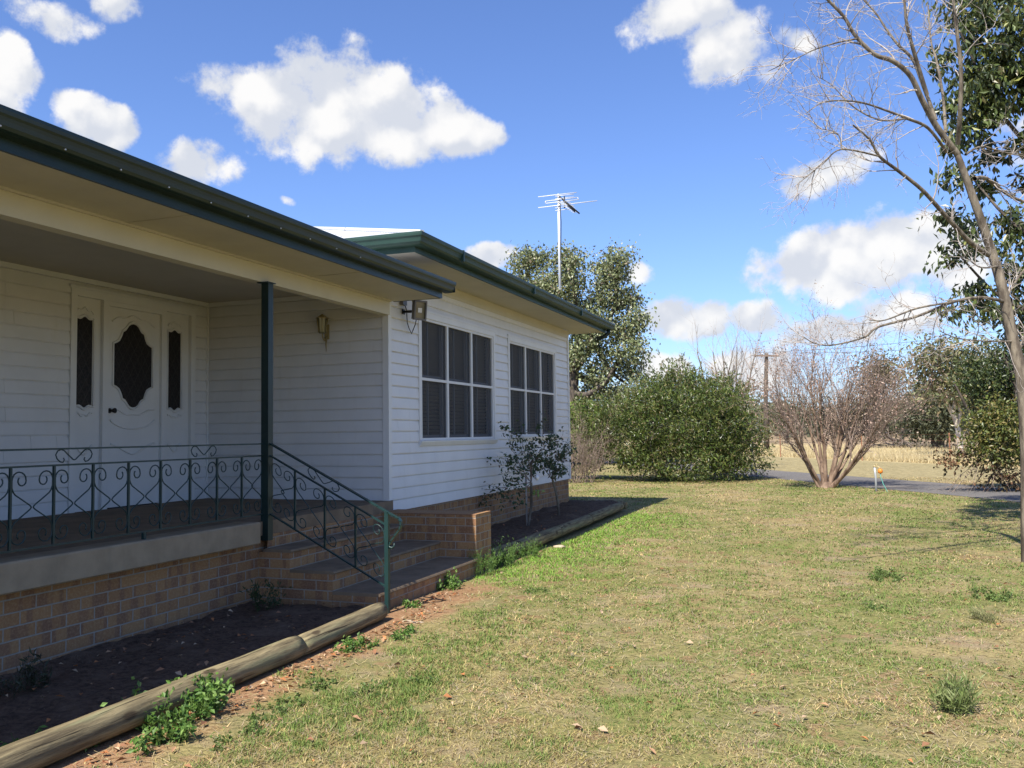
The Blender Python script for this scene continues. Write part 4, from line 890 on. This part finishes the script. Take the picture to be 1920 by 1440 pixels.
for q, r0, r1 in jobs:
    Q, rad = limb(mb, q, r0, r1, 9 if r0 > .02 else 6)
    nt = 0 if r0 > .05 else int(4+len(q)*1.8)
    for j in range(nt):
        i = rg.integers(len(Q)//5, len(Q)-1); dv = Q[min(i+1, len(Q)-1)]-Q[i-1]; dv /= np.linalg.norm(dv)+1e-9; d2 = rot(dv, np.cross(dv, rg.normal(size=3)), rg.uniform(.4, 1.2))
        grow(rg, Q[i], d2, rg.uniform(.2, .62), max(rad[i]*.45, .0062), 1, [None, dict(seg=6, wander=.2, up=.03, kids=(4, 7), t0=.2, taper=.3), dict(seg=4, wander=.22, up=.04, kids=(2, 4), len=(.25, .55), ang=(.4, 1.2), rr=.55), dict(seg=3, wander=.22, up=.02, kids=(0, 1), len=(.35, .7), ang=(.4, 1.2), rr=.6)], acc)
mb.build('trunk', M['bark_pale'], o, fix=False); wood(acc, 'twigs', 'twigs', M['twig'], M['twig'], o, -1)

# --- evergreen whose crown hangs in from the right
rg = np.random.default_rng(67); DE = 12.6
eb = at(2080, 930, DE); eb[2] = G
o = thing('evergreen_tree', eb, 'dark leaved evergreen crown hanging behind the bare tree at top right', 'tree')
mb = MB(); lim0, _ = limb(mb, [eb, at(2075, 700, DE), at(2040, 450, DE), at(1990, 200, DE), at(1940, -60, DE)], .2, .09, 10)
for q in ([at(2055, 560, DE), at(1990, 480, DE), at(1900, 420, DE), at(1820, 330, DE+.3)], [at(2030, 400, DE), at(1950, 300, DE+.4), at(1870, 200, DE), at(1800, 60, DE)], [at(2065, 640, DE), at(1980, 600, DE), at(1880, 560, DE+.3), at(1800, 480, DE)]): limb(mb, q, .05, .012, 7)
mb.build('trunk', M['bark_dark'], o, fix=False); bl = []
for x, y, rx, ry in ((1850, 20, 55, 40), (1900, 60, 60, 60), (1815, 60, 35, 50), (1880, 130, 60, 50), (1825, 140, 40, 45), (1920, 180, 60, 60), (1860, 200, 45, 40), (1900, 250, 40, 40), (1800, 185, 30, 35), (1850, 270, 30, 26), (1770, 290, 22, 26), (1800, 330, 30, 30), (1870, 300, 30, 25), (1920, 330, 34, 30), (1845, 355, 25, 25), (1780, 395, 22, 26), (1810, 420, 30, 26), (1900, 420, 34, 40), (1770, 100, 26, 40), (1775, 180, 22, 40), (1790, 20, 36, 34), (1830, 230, 36, 40), (1860, 120, 50, 50), (1760, 30, 20, 26), (1800, 250, 26, 24), (1905, 120, 50, 60), (1785, 480, 34, 26), (1830, 470, 22, 20), (1890, 480, 36, 36), (1830, 550, 36, 22), (1790, 580, 30, 18), (1880, 560, 36, 40), (1920, 520, 40, 50), (1990, 120, 80, 90), (1990, 300, 70, 90), (1990, 480, 70, 80), (1870, -50, 110, 50), (1980, 640, 60, 60), (1905, 600, 30, 40), (1860, 590, 30, 22), (2080, 250, 80, 160), (2000, -40, 90, 70)):
    bl.append(pb(x, y, DE+rg.uniform(-.5, .9), rx, ry))
crown('foliage', rg, bl, 18000, .125, [(.062, .080, .024), (.085, .115, .03), (.036, .054, .02), (.19, .20, .055), (.14, .125, .05)], o, M['gloss_leaf'], .10, 30, .42, 1.0, [.36, .29, .21, .1, .04], .2)

# --- bushy dark tree low on the right, with dry tips
rg = np.random.default_rng(68); DR = 21.; ob = at(1945, 950, DR); ob[2] = G
o = thing('bushy_tree', ob, 'dense dark green bushy tree sweeping down to the lawn at right', 'tree')
mb = MB(); limb(mb, [ob, at(1940, 850, DR), at(1910, 750, DR), at(1880, 660, DR)], .14, .05, 8); limb(mb, [at(1930, 830, DR), at(1840, 800, DR), at(1790, 720, DR)], .07, .02, 7); limb(mb, [at(1940, 840, DR), at(1960, 780, DR), at(2000, 700, DR)], .08, .02, 7); mb.build('trunk', M['bark_dark'], o, fix=False)
bl = [pb(x, y, DR+rg.uniform(-.4, .6), rx, ry) for x, y, rx, ry in ((1835, 715, 36, 34), (1815, 680, 22, 22), (1860, 700, 50, 42), (1825, 700, 22, 24), (1888, 760, 42, 50), (1850, 760, 30, 34), (1912, 830, 40, 45), (1885, 660, 36, 26), (1925, 700, 55, 66), (1970, 800, 66, 80), (1990, 700, 70, 70), (1840, 735, 24, 20))]
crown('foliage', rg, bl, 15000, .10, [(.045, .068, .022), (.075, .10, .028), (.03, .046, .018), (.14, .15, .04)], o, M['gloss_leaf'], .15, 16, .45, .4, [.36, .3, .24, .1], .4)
crown('sunlit_tint_foliage', rg, [pb(x, y, DR-.7, rx, ry) for x, y, rx, ry in ((1865, 805, 40, 34), (1845, 835, 30, 22), (1890, 840, 34, 26), (1880, 775, 26, 22), (1835, 790, 16, 20))], 4500, .10, [(.105, .13, .03), (.15, .155, .036), (.075, .098, .025), (.19, .155, .05)], o, M['gloss_leaf'], .2, 12, .45, .4)  # sunlight painted into the leaf colours: lighter, yellower than the main foliage
crown('dry_foliage', rg, [pb(x, y, DR-.3+rg.uniform(-.4, .4), rx, ry) for x, y, rx, ry in ((1870, 895, 40, 32), (1900, 920, 40, 34), (1800, 860, 40, 18), (1840, 850, 30, 16), (1880, 940, 26, 22))], 1300, .095, [(.14, .08, .045), (.09, .07, .035), (.06, .05, .025), (.2, .11, .06)], o, M['litter'], .14, 9, .6, .5)
acc = []
for k in range(16):
    b0 = at(rg.uniform(1850, 1910), 830, DR); t_ = at(rg.uniform(1770, 1915), rg.uniform(855, 960), DR-.3+rg.normal()*.3); dv = t_-b0; grow(rg, b0, dv, np.linalg.norm(dv), .014, 0, [dict(seg=6, wander=.12, up=-.02, kids=(4, 7), t0=.3), dict(seg=4, wander=.2, up=0, kids=(1, 3), len=(.2, .4), ang=(.4, 1.), rr=.5), dict(seg=3, wander=.2, up=0, kids=(0, 1), len=(.3, .6), ang=(.3, 1.), rr=.6)], acc)
wood(acc, 'twigs', 'twigs', M['twig_dry'], M['twig_dry'], o, -1)

# --- gum tree in the paddock, dark casuarina behind
def far_tree(name, x, yb, depth, blobs, count, size, cols, label, seed, trunk=None, bm='bark_dark', rad=.2, clump=.5, per=14, group=None, wts=None, aspect=.45):
    rg = np.random.default_rng(seed); b0 = at(x, yb, depth); b0[2] = G; o = thing(name, b0, label, 'tree', group); mb = MB()
    for q in (trunk or [[(x, yb), (x, yb-30)]]):
        P_ = [at(a, b_, depth) for a, b_ in q]
        if q[0][1] >= yb-1: P_[0][2] = G-.1
        limb(mb, P_, rad if q[0][1] >= yb-1 else rad*.6, rad*.35, 7)
    mb.build('trunk', M[bm], o, fix=False)
    crown('foliage', rg, [pb(a, b_, depth+rg.uniform(-1, 1)*depth*.02, c_, d_) for a, b_, c_, d_ in blobs], count, size, cols, o, M['leaf'], clump, per, aspect, .5, wts, .3); return o
OL = [(.15, .165, .07), (.19, .19, .085), (.105, .12, .055), (.24, .19, .10)]
far_tree('gum_tree', 1803, 838, 44., [(1745, 670, 40, 22), (1720, 690, 30, 18), (1760, 655, 30, 14), (1790, 680, 36, 24), (1725, 715, 18, 14), (1770, 720, 30, 22), (1745, 745, 26, 18), (1800, 720, 40, 30), (1830, 665, 40, 30), (1735, 675, 14, 12), (1850, 720, 50, 50)], 5200, .26, OL, 'pale forked gum tree standing past the rusty fence post', 70, [[(1803, 838), (1795, 800), (1780, 765), (1760, 730), (1745, 690)], [(1787, 775), (1792, 745), (1800, 720), (1810, 690)], [(1795, 800), (1800, 770), (1789, 738)]], 'bark_gum', .15, .5, 14)
far_tree('casuarina_tree', 1752, 833, 62., [(1740, 770, 42, 50), (1765, 790, 40, 35), (1720, 790, 22, 30), (1750, 740, 34, 26), (1775, 755, 40, 40), (1712, 760, 14, 20)], 6500, .3, [(.085, .098, .055), (.12, .125, .07), (.06, .07, .042)], 'dark drooping casuarina left of the pale gum trunk', 71, [[(1752, 833), (1753, 790), (1750, 750)], [(1762, 833), (1766, 790), (1770, 760)]], 'bark_dark', .3, .55, 16)
far_tree('paddock_tree', 1632, 832, 70., [(1640, 720, 34, 40), (1655, 700, 26, 30), (1625, 770, 30, 26), (1650, 680, 20, 22), (1660, 760, 20, 24)], 3600, .3, [(.10, .09, .045), (.13, .11, .055), (.07, .065, .035)], 'olive brown tree standing behind the crape myrtle', 72, [[(1632, 832), (1633, 790), (1642, 740), (1650, 700)]], 'bark_dark', .32, .6, 14)
GRP = 'trees along the far edge of the paddock'
for k, (x, y0, wd, ht, dpt) in enumerate(((1475, 785, 42, 34, 105), (1540, 790, 44, 30, 120), (1595, 792, 38, 36, 112), (1690, 778, 42, 36, 110), (1735, 780, 50, 44, 140), (1660, 800, 34, 20, 130), (1425, 780, 40, 40, 118), (1840, 770, 60, 60, 125), (1910, 760, 60, 80, 135), (1330, 770, 60, 50, 125), (1215, 765, 60, 60, 130))):
    rg = np.random.default_rng(80+k); bl = [(x+rg.normal()*wd*.5, y0+rg.uniform(-.9, .35)*ht*.6, wd*rg.uniform(.35, .6), ht*rg.uniform(.3, .5)) for _ in range(7)]
    words = ['low grey green tree left of the crape myrtle stems', 'dark rounded tree seen through the crape myrtle trunks', 'olive tree seen right of the crape myrtle trunks', 'green tree in the gap right of the crape myrtle', 'pale hazy tree at the far end of the field gap', 'low scrubby tree right of the dark stump trunk', 'grey tree seen above the right side of the big bush', 'distant tree behind the pale gum trunk', 'distant tall tree hidden behind the bushy tree at right', 'distant tree behind the middle of the big bush', 'distant tree right of the tall tree behind the house'][k]
    far_tree('distant_tree', x, y0+ht*.85, dpt, bl, 1500, .5, [(.085, .095, .05), (.11, .115, .06), (.06, .07, .04), (.13, .11, .07)] if k % 3 else [(.10, .125, .055), (.075, .10, .045), (.13, .14, .07)], words, 90+k, None, 'bark_dark', .3, .9, 12, GRP)

rg = np.random.default_rng(77); k = 60000; th = YAW+rg.uniform(-1.3, 1.3, k); rr = rg.uniform(170, 300, k); hx = 2+9*fbm(th*40, rr*.03, 78)*fbm(th*11, rr*0+3, 79)*1.8; x_, y_ = CAM[0]-np.sin(th)*rr, CAM[1]+np.cos(th)*rr
V, Fc = leaves(np.stack([x_, y_, G+hx*rg.random(k)**.7], 1), 1.3, rg, .7, 0); tag(raw_mesh('distant_wood', V, Fc, M['leaf'], colr=pick(rg, k, [(.085, .095, .06), (.11, .12, .075), (.07, .08, .055), (.13, .12, .085)])), 'far grey green woodland along the horizon', 'wood', kind='stuff')
# --- fallen timber in the paddock
tm = thing('fallen_timber', atg(1710, 836), 'grey heap of fallen branches lying in the brown paddock', 'dead wood'); rg = np.random.default_rng(75); acc = []
for k in range(34):
    b0 = atg(rg.uniform(1650, 1800), rg.uniform(833, 841)); an_ = rg.uniform(0, 6.3); grow(rg, b0+[0, 0, .1], (math.cos(an_), math.sin(an_), rg.uniform(0, .35)), rg.uniform(1.2, 4.), rg.uniform(.04, .14), 0, [dict(seg=5, wander=.12, up=-.03, kids=(2, 5), t0=.3), dict(seg=4, wander=.2, up=0, kids=(1, 3), len=(.3, .6), ang=(.4, 1.), rr=.5), dict(seg=3, wander=.2, up=0, kids=(0, 1), len=(.3, .6), ang=(.3, 1.), rr=.6)], acc)
wood(acc, 'branch', 'twigs', M['bark_dark'], M['twig_dry'], tm, 0, 6)

# ------------------------------------------------------------------ fence, tap, power pole
fence = []
def on_fence(px):
    d_ = ray(px, 870); n0 = np.array([NX, NY, 0]); t = (FENCE+4.2-CAM@n0)/(d_@n0); q = CAM+d_*t; return np.array([q[0], q[1], G])
fpx = [1190, 1320, 1464, 1617, 1782, 1965]
fn = thing('wire_fence', on_fence(1617), 'rusty steel post and wire fence along the far side of the drive', 'fence')
tops = []
for px in fpx:
    q = on_fence(px); mb = MB(); mb.obox(q+[0, 0, .62], np.eye(3), (.026, .008, .70)); mb.obox(q+[0, .028, .62], np.eye(3), (.007, .0195, .70)); mb.build('post', M['rust'], fn); tops.append(q)
for h in (.35, .7, 1.0, 1.25):
    mb = MB(); mb.tube([q+[0, -.03, h] for q in tops], .0022, 4); mb.build('wire', M['rust'], fn)
tq = atg(1643, 922); tp_ = thing('garden_tap', tq, 'garden tap on a steel stand pipe with an orange hose timer', 'tap'); sc = ((tq-CAM)@_F)/FPX
mb = MB(); mb.tube([tq-[0, 0, .1], tq+[.0, 0, .35], tq+[-.02, 0, .60]], .026, 9); mb.build('pipe', M['gal'], tp_)
mb = MB(); mb.tube([tq+[-.02, 0, .59], tq+[-.02, 0, .635]], .03, 9); mb.tube([tq+[-.02, 0, .60], tq+[.05, -.03, .61], tq+[.10, -.05, .58], tq+[.105, -.05, .55]], .017, 7); mb.tube([tq+[.03, -.02, .61], tq+[.03, -.02, .66]], .009, 6); mb.tube([tq+[-.01, -.02, .665], tq+[.07, -.02, .665]], .011, 6); mb.build('spout', M['brass'], tp_)
mb = MB(); c_ = tq+np.array([.105, -.055, .50]); mb.tube([c_-[0, 0, .055], c_-[0, 0, .04], c_, c_+[0, 0, .04], c_+[0, 0, .055]], [.03, .05, .058, .05, .03], 12); mb.build('hose_timer', M['orange'], tp_)
mb = MB(); mb.tube([c_-[0, 0, .05], c_-[0, .02, .12], c_+[.05, -.05, -.3], c_+[.14, -.1, -.5], c_+[.3, -.1, -.55]], .010, 6); mb.build('hose', M['hose'], tp_)
DP = 64.; pb_ = at(1437, 797, DP); pb_[2] = G; pt = at(1437, 662, DP)
pp = thing('power_pole', pb_, 'timber power pole with one crossarm showing above the crape myrtle', 'pole')
mb = MB(); mb.tube([pb_-[0, 0, .2], np.array([pb_[0], pb_[1], pt[2]*.5]), pt], [.19, .16, .13], 9); mb.build('pole', M['bark_dark'], pp)
ca = _R2*1.+_F*.35; ca /= np.linalg.norm(ca); c0 = at(1437, 667, DP-.2); mb = MB(); mb.obox(c0, (ca, np.cross((0, 0, 1), ca), np.array([0, 0, 1.])), (1.05, .06, .06)); mb.build('crossarm', M['twig_dry'], pp)
for k in (-.95, -.35, .95): mb = MB(); q = c0+ca*k+np.array([0, 0, .06]); mb.tube([q, q+[0, 0, .08], q+[0, 0, .14]], [.03, .05, .03], 8); mb.build('insulator', M['alu'], pp)
for k in (-.95, .95):
    a = c0+ca*k+np.array([0, 0, .2]); b = at(2300, 560+20*k, 70.); t = np.linspace(0, 1, 24); q = a+(b-a)*t[:, None]; q[:, 2] -= 4*.9*t*(1-t); mb = MB(); mb.tube(q, .012, 4); tag(mb.build('power_line', M['black'], loc=tuple(a)), 'upper thin power line crossing the sky right of the pole' if k < 0 else 'lower thin power line crossing the sky right of the pole', 'cable', 'power lines')

# ------------------------------------------------------------------ grass, weeds, litter
az0 = YAW
def in_lawn(x, y):
    nr = x*NX+y*NY
    bed = (x < 1.50) & (y < -2.4) | (x < 1.26) & (y < -.2) & (y > -2.6) | (x < 1.30) & (y > -.3) & (y < 7.8) | (x < 0) & (y <= 7.5)
    return ~bed & (nr < ROAD0+.05)
def spread(count, r0, r1, rg):
    r = r0*np.exp(rg.random(count)*math.log(r1/r0)); th = az0+rg.uniform(-.90, .90, count)
    x = CAM[0]-np.sin(th)*r; y = CAM[1]+np.cos(th)*r; return x, y, r
def blades(count, r0, r1, seed, name):
    rg = np.random.default_rng(seed); x, y, r = spread(count, r0, r1, rg); nr = x*NX+y*NY
    lawn = in_lawn(x, y); verge = (nr > ROAD1+.1) & (nr < FENCE+4.5)
    n1 = fbm(x*.8, y*.8, 41); n2 = fbm(x*2.8, y*2.8, 45); n3 = fbm(x*17, y*17, 47, 3); n4 = fbm(x*1.6+9, y*1.6, 53)
    strip = np.clip((2.05-x-.9*(n2-.5)*2)/.3, 0, 1)*np.clip((-.4-y)/.6, 0, 1)
    lsh = np.clip(1.15-(x-1.25)/1.5, 0, 1)*np.clip((y+1.2)/.8, 0, 1)*np.clip((8.5-y)/2, 0, 1)*lawn
    lft = np.exp(-((x-2.25)/.7)**2-((y+4.6)/1.9)**2)                                  # greener corner in front of the long log
    rgt = np.exp(-((x-6.2)/1.3)**2-((y+.2)/1.6)**2)
    dens = np.clip(.30+1.5*(n2-.40)+1.5*(n3-.5)+.5*lsh+.3*lft, .06, 1)*(1-.93*strip)
    ok = (lawn | verge) & (rg.random(count) < dens); x, y, r, n1, n2, n3, n4, nr, lsh, lft, rgt = (q[ok] for q in (x, y, r, n1, n2, n3, n4, nr, lsh, lft, rgt)); k = len(x)
    lush = np.maximum(lsh, .5*np.clip(1-np.abs(nr-ROAD0+1.1)/1.3, 0, 1)*np.clip((y-4)/4, 0, 1))
    g = .46+2.6*(n1-.5)+1.5*(n2-.5)+1.9*(n3-.5)+1.1*lush+.7*lft+.75*rgt+rg.normal(size=k)*.30; g = np.where(nr > ROAD1, -1, g); isg = g > .5
    gr = pick(rg, k, [(.105, .165, .034), (.15, .205, .048), (.08, .13, .03), (.19, .215, .065)])
    st_ = pick(rg, k, [(.41, .335, .125), (.48, .40, .18), (.33, .26, .105), (.25, .175, .09), (.36, .295, .19)])
    st_ = st_*np.where(n4 > .55, 1.12, .90)[:, None]*np.where((n4 > .56)[:, None], np.array([1.05, .96, 1.05]), 1.)
    gr = gr*1.12*(1+np.clip(lsh, 0, 1)[:, None]*np.array([.15, .5, -.15])); half = np.clip((g-.36)/.14, 0, 1)[:, None]*.6*(1-isg[:, None]); c = np.where(isg[:, None], gr, st_*(1-half)+gr*half)
    h = (.005+.014*rg.random(k)**1.7)*(1+.3*isg*(n3 > .56)+.5*lush+.5*lft)*(1+.035*r); wd = (.0013+.00036*r)*rg.uniform(.7, 1.4, k)
    an_ = rg.uniform(0, 2*math.pi, k); ln = rg.uniform(.4, 2.2, k)*np.where(isg, .7, 1.6); dx, dy = np.cos(an_), np.sin(an_); z = ground_z(x, y)-.003
    bx = np.stack([x, y, z], 1); sd = np.stack([-dy, dx, np.zeros(k)], 1)*wd[:, None]; tip = bx+np.stack([dx*ln*h, dy*ln*h, h], 1)
    V = np.stack([bx-sd, bx+sd, tip], 1).reshape(-1, 3); tag(raw_mesh(name, V, np.arange(3*k).reshape(k, 3), M['blade'], colr=c), 'short patchy lawn grass, part green and part straw coloured', 'grass', kind='stuff')
blades(1900000, 2.4, 30, 101, 'grass')
rg = np.random.default_rng(104); x, y, r = spread(55000, 2.4, 20, rg); ok = in_lawn(x, y) & (fbm(x*1.6+9, y*1.6, 53) > .42); x, y, r = x[ok], y[ok], r[ok]; k = len(x)
an_ = rg.uniform(0, 6.28, k); hl = rg.uniform(.012, .04, k)*(1+.03*r); cc_ = np.stack([x, y, ground_z(x, y)+.008+.006*rg.random(k)], 1); a = np.stack([np.cos(an_)*hl, np.sin(an_)*hl, rg.normal(size=k)*.006], 1); b = np.stack([-np.sin(an_), np.cos(an_), 0*an_], 1)*((.0008+.00022*r)*rg.uniform(.7, 1.4, k))[:, None]
tag(raw_mesh('grass_straw', np.stack([cc_-a-b, cc_-a+b, cc_+a+b*.3, cc_+a-b*.3], 1).reshape(-1, 3), np.arange(4*k).reshape(k, 4), M['blade'], colr=pick(rg, k, [(.43, .36, .19), (.36, .29, .16), (.33, .27, .19), (.46, .39, .21)])), 'dead straw lying flat between the lawn grass', 'straw', kind='stuff')
# tall dry grass past the fence
rg = np.random.default_rng(102); k = 60000; px = rg.uniform(1120, 2050, k); nrm = FENCE+4.4+rg.exponential(6., k); d_ = np.stack([ray(a, 860) for a in px]); n0 = np.array([NX, NY, 0]); t = (nrm-CAM@n0)/(d_@n0); P_ = CAM+d_*t[:, None]; okk = (t > 0) & (t < 90); P_ = P_[okk]; k = len(P_); P_[:, 2] = G
h = rg.uniform(.12, .42, k); an_ = rg.uniform(0, 6.28, k); wd = .012; sd = np.stack([np.cos(an_)*wd, np.sin(an_)*wd, np.zeros(k)], 1); tip = P_+np.stack([rg.normal(size=k)*.1, rg.normal(size=k)*.1, h], 1)
tag(raw_mesh('dry_grass', np.stack([P_-sd, P_+sd, tip], 1).reshape(-1, 3), np.arange(3*k).reshape(k, 3), M['blade'], colr=pick(rg, k, [(.50, .41, .22), (.58, .49, .29), (.42, .33, .18)])), 'tall pale straw grass in the paddock beyond the fence', 'grass', kind='stuff')
# leaf litter
rg = np.random.default_rng(103); C = []
for _ in range(520):
    r = 2.8*math.exp(rg.random()*math.log(7)); th = az0+rg.uniform(-.8, .8); C.append((CAM[0]-math.sin(th)*r, CAM[1]+math.cos(th)*r))
for _ in range(330):
    y_ = rg.uniform(-6.5, -2.2); C.append((1.53+abs(rg.normal())*.13, y_))
for _ in range(70): C.append((1.36+abs(rg.normal())*.14, rg.uniform(-2.6, -1.4)))
for _ in range(90): C.append((rg.uniform(.15, 1.2), rg.uniform(-5.5, -2.6)))
for _ in range(50): C.append((rg.uniform(.1, 1.05), rg.uniform(.4, 7.)))
C = np.array(C); zz = np.where(C[:, 0] < 1.3, np.where(C[:, 1] > 0, .10, .02), ground_z(C[:, 0], C[:, 1]))+.018; C = np.stack([C[:, 0], C[:, 1], zz], 1); ok = in_lawn(C[:, 0], C[:, 1]) | (C[:, 0] < 1.22); C = C[ok]; k = len(C)
an_ = rg.uniform(0, 6.28, k); s_ = rg.uniform(.011, .030, k); a = np.stack([np.cos(an_), np.sin(an_), rg.normal(size=k)*.25], 1)*s_[:, None]; b = np.stack([-np.sin(an_), np.cos(an_), rg.normal(size=k)*.35], 1)*s_[:, None]*.55
V = np.stack([C-a, C+b+[0, 0, .008], C+a, C-b+[0, 0, .008]], 1).reshape(-1, 3)
tag(raw_mesh('leaf_litter', V, np.arange(4*k).reshape(k, 4), M['litter'], colr=pick(rg, k, [(.36, .15, .06), (.34, .2, .11), (.42, .30, .19), (.26, .13, .07)])), 'scattered brown fallen leaves on the lawn and beside the logs', 'leaves', kind='stuff')
# weeds
def weed(c, rad, hgt, nl, label, seed, size=.035, cols=((.10, .19, .035), (.07, .14, .03), (.15, .24, .06)), upright=False, asp=.25):
    rg = np.random.default_rng(seed); o = thing('weed_clump', c, label, 'weed', 'weeds along the logs and steps'); c = np.array(c, float); acc = []
    for _ in range(max(10, nl//26)):
        an_ = rg.uniform(0, 6.28); rr = rad*math.sqrt(rg.random())*.8; b0 = c+np.array([math.cos(an_)*rr*(.55 if upright else .6), math.sin(an_)*rr, -.01]); grow(rg, b0, (math.cos(an_)*(.25 if upright else .7), math.sin(an_)*(.25 if upright else .7), 1), hgt*rg.uniform(.5, 1.15), .0028, 0, [dict(seg=5, wander=.16, up=0, kids=(3, 6), t0=.2), dict(seg=3, wander=.2, up=.05, kids=(0, 1), len=(.3, .6), ang=(.4, 1.1), rr=.7)], acc)
    P0, P1, r0, r1 = (np.concatenate([f(a) for a in acc]) for f in (lambda a: a[0][:-1], lambda a: a[0][1:], lambda a: a[1][:-1], lambda a: a[1][1:]))
    V, Fc = sticks(P0, P1, r0, r1); raw_mesh('stem', V, Fc, M['leaf'], o, colr=pick(rg, len(Fc), cols)); E_ = np.concatenate([a[0][1:] for a in acc]); C = E_[rg.choice(len(E_), nl)]+rg.normal(size=(nl, 3))*.014; C[:, 2] = np.maximum(C[:, 2], c[2]+.005)
    V, Fc = leaves(C, size, rg, asp if upright else .6, -1. if asp < .2 else (-.4 if upright else .1)); raw_mesh('leaves', V, Fc, M['leaf'], o, colr=pick(rg, nl, cols))
weed(atg(335, 1345), .30, .15, 1500, 'biggest leafy weed patch spilling over the long log', 111)
weed(atg(300, 1400), .14, .09, 320, 'low weed in front of the biggest weed patch', 112)
weed(atg(75, 1420), .10, .10, 200, 'small weed against the log in the bottom left corner', 113)
weed(atg(160, 1395), .08, .09, 130, 'small weed against the log right of the corner weed', 119)
weed(atg(905, 1075), .24, .22, 900, 'tall feathery weeds at the foot of the brick wing wall', 114, .03, upright=True)
weed(atg(945, 1060), .24, .20, 900, 'tall weeds right of the lit wall end', 115, .03, upright=True)
weed(atg(990, 1045), .26, .16, 700, 'grassy weeds against the start of the shaded log', 120, .03, upright=True)
weed(atg(835, 1105), .14, .11, 420, 'leafy weed under the right end of the bottom step', 116)
weed(atg(770, 1140), .10, .07, 180, 'flat weed under the left end of the bottom step', 117)
weed(atg(1795, 1330), .15, .10, 760, 'upright grey green tuft on the lawn at lower right', 118, .075, ((.15, .20, .06), (.20, .23, .09)), True, .10)
weed(atg(1660, 1085), .28, .07, 700, 'broad low green weed patch in the middle of the right lawn', 121, .026, ((.12, .18, .045), (.16, .21, .06), (.09, .14, .035)))
weed(atg(1860, 1120), .30, .06, 600, 'flat green weed patch left of the bare tree foot', 122, .026, ((.12, .18, .045), (.16, .21, .06), (.09, .14, .035)))
weed(atg(1845, 1165), .14, .06, 260, 'grey tussock below the flat weed patch on the right', 123, .06, ((.19, .205, .085), (.25, .235, .11)), True, .10)
weed(atg(670, 1215), .20, .06, 500, 'low green weeds on the bare earth below the short log', 124, .03)
weed(atg(760, 1195), .16, .05, 360, 'low green weeds just right of the newel post foot', 125, .03)
for k, (x, y, r_, lb) in enumerate(((520, 1335, .2, 'low leafy weed patch on the lawn right of the biggest weed patch'), (450, 1385, .16, 'small leafy weed patch near the bottom edge, left of the lawn'), (590, 1290, .15, 'low weed patch on the bare earth beyond the log joint'), (700, 1300, .16, 'low weed patch on the left lawn straight below the newel post'), (800, 1280, .12, 'small weed rosette on the lawn below the flat stone'), (1000, 1110, .16, 'low weed patch on the lawn right of the bottom step'), (1640, 1140, .14, 'sparse weed patch just below the broad weed patch'))): weed(atg(x, y), r_*1.2, .035, 300, lb, 140+k, .024, ((.12, .18, .045), (.16, .21, .06), (.09, .14, .035)))
weed(np.array([.35, -2.9, .01]), .10, .20, 200, 'dark shaded weed between the porch brickwork and the steps', 126, .05, ((.05, .08, .03), (.04, .06, .02)), True)
weed(np.array([.45, -5.3, .01]), .30, .16, 300, 'dark dry weeds in the shaded bed behind the long log', 127, .05, ((.07, .06, .04), (.05, .06, .03)), True)
# stones
def stone(c, r, label, seed):
    rg = np.random.default_rng(seed); mb = MB(); th = np.linspace(0, math.pi, 6); V = []; Fc = []
    for i, a in enumerate(th):
        for j in range(10): b = j*math.pi/5; k_ = 1+rg.normal()*.08; V.append((c[0]+r[0]*math.sin(a)*math.cos(b)*k_, c[1]+r[1]*math.sin(a)*math.sin(b)*k_, c[2]+r[2]*math.cos(a)*k_))
    for i in range(5):
        for j in range(10): Fc.append((i*10+j, i*10+(j+1) % 10, i*10+10+(j+1) % 10, i*10+10+j))
    mb.add(V, Fc, True); tag(mb.build('stone', M['stone'], loc=tuple(c)), label, 'stone', 'stones on the lawn')
stone(atg(775, 1168), (.13, .06, .018), 'flat buried stone right of the newel post foot', 131)
stone(atg(1049, 1025), (.09, .05, .025), 'pale stone on the green strip beside the shaded logs', 132)
stone(atg(1415, 1287), (.012, .012, .014), 'small white pebble in the middle of the right lawn', 133)
stone(atg(1230, 1390), (.03, .02, .014), 'pale pebble near the bottom of the lawn', 134)
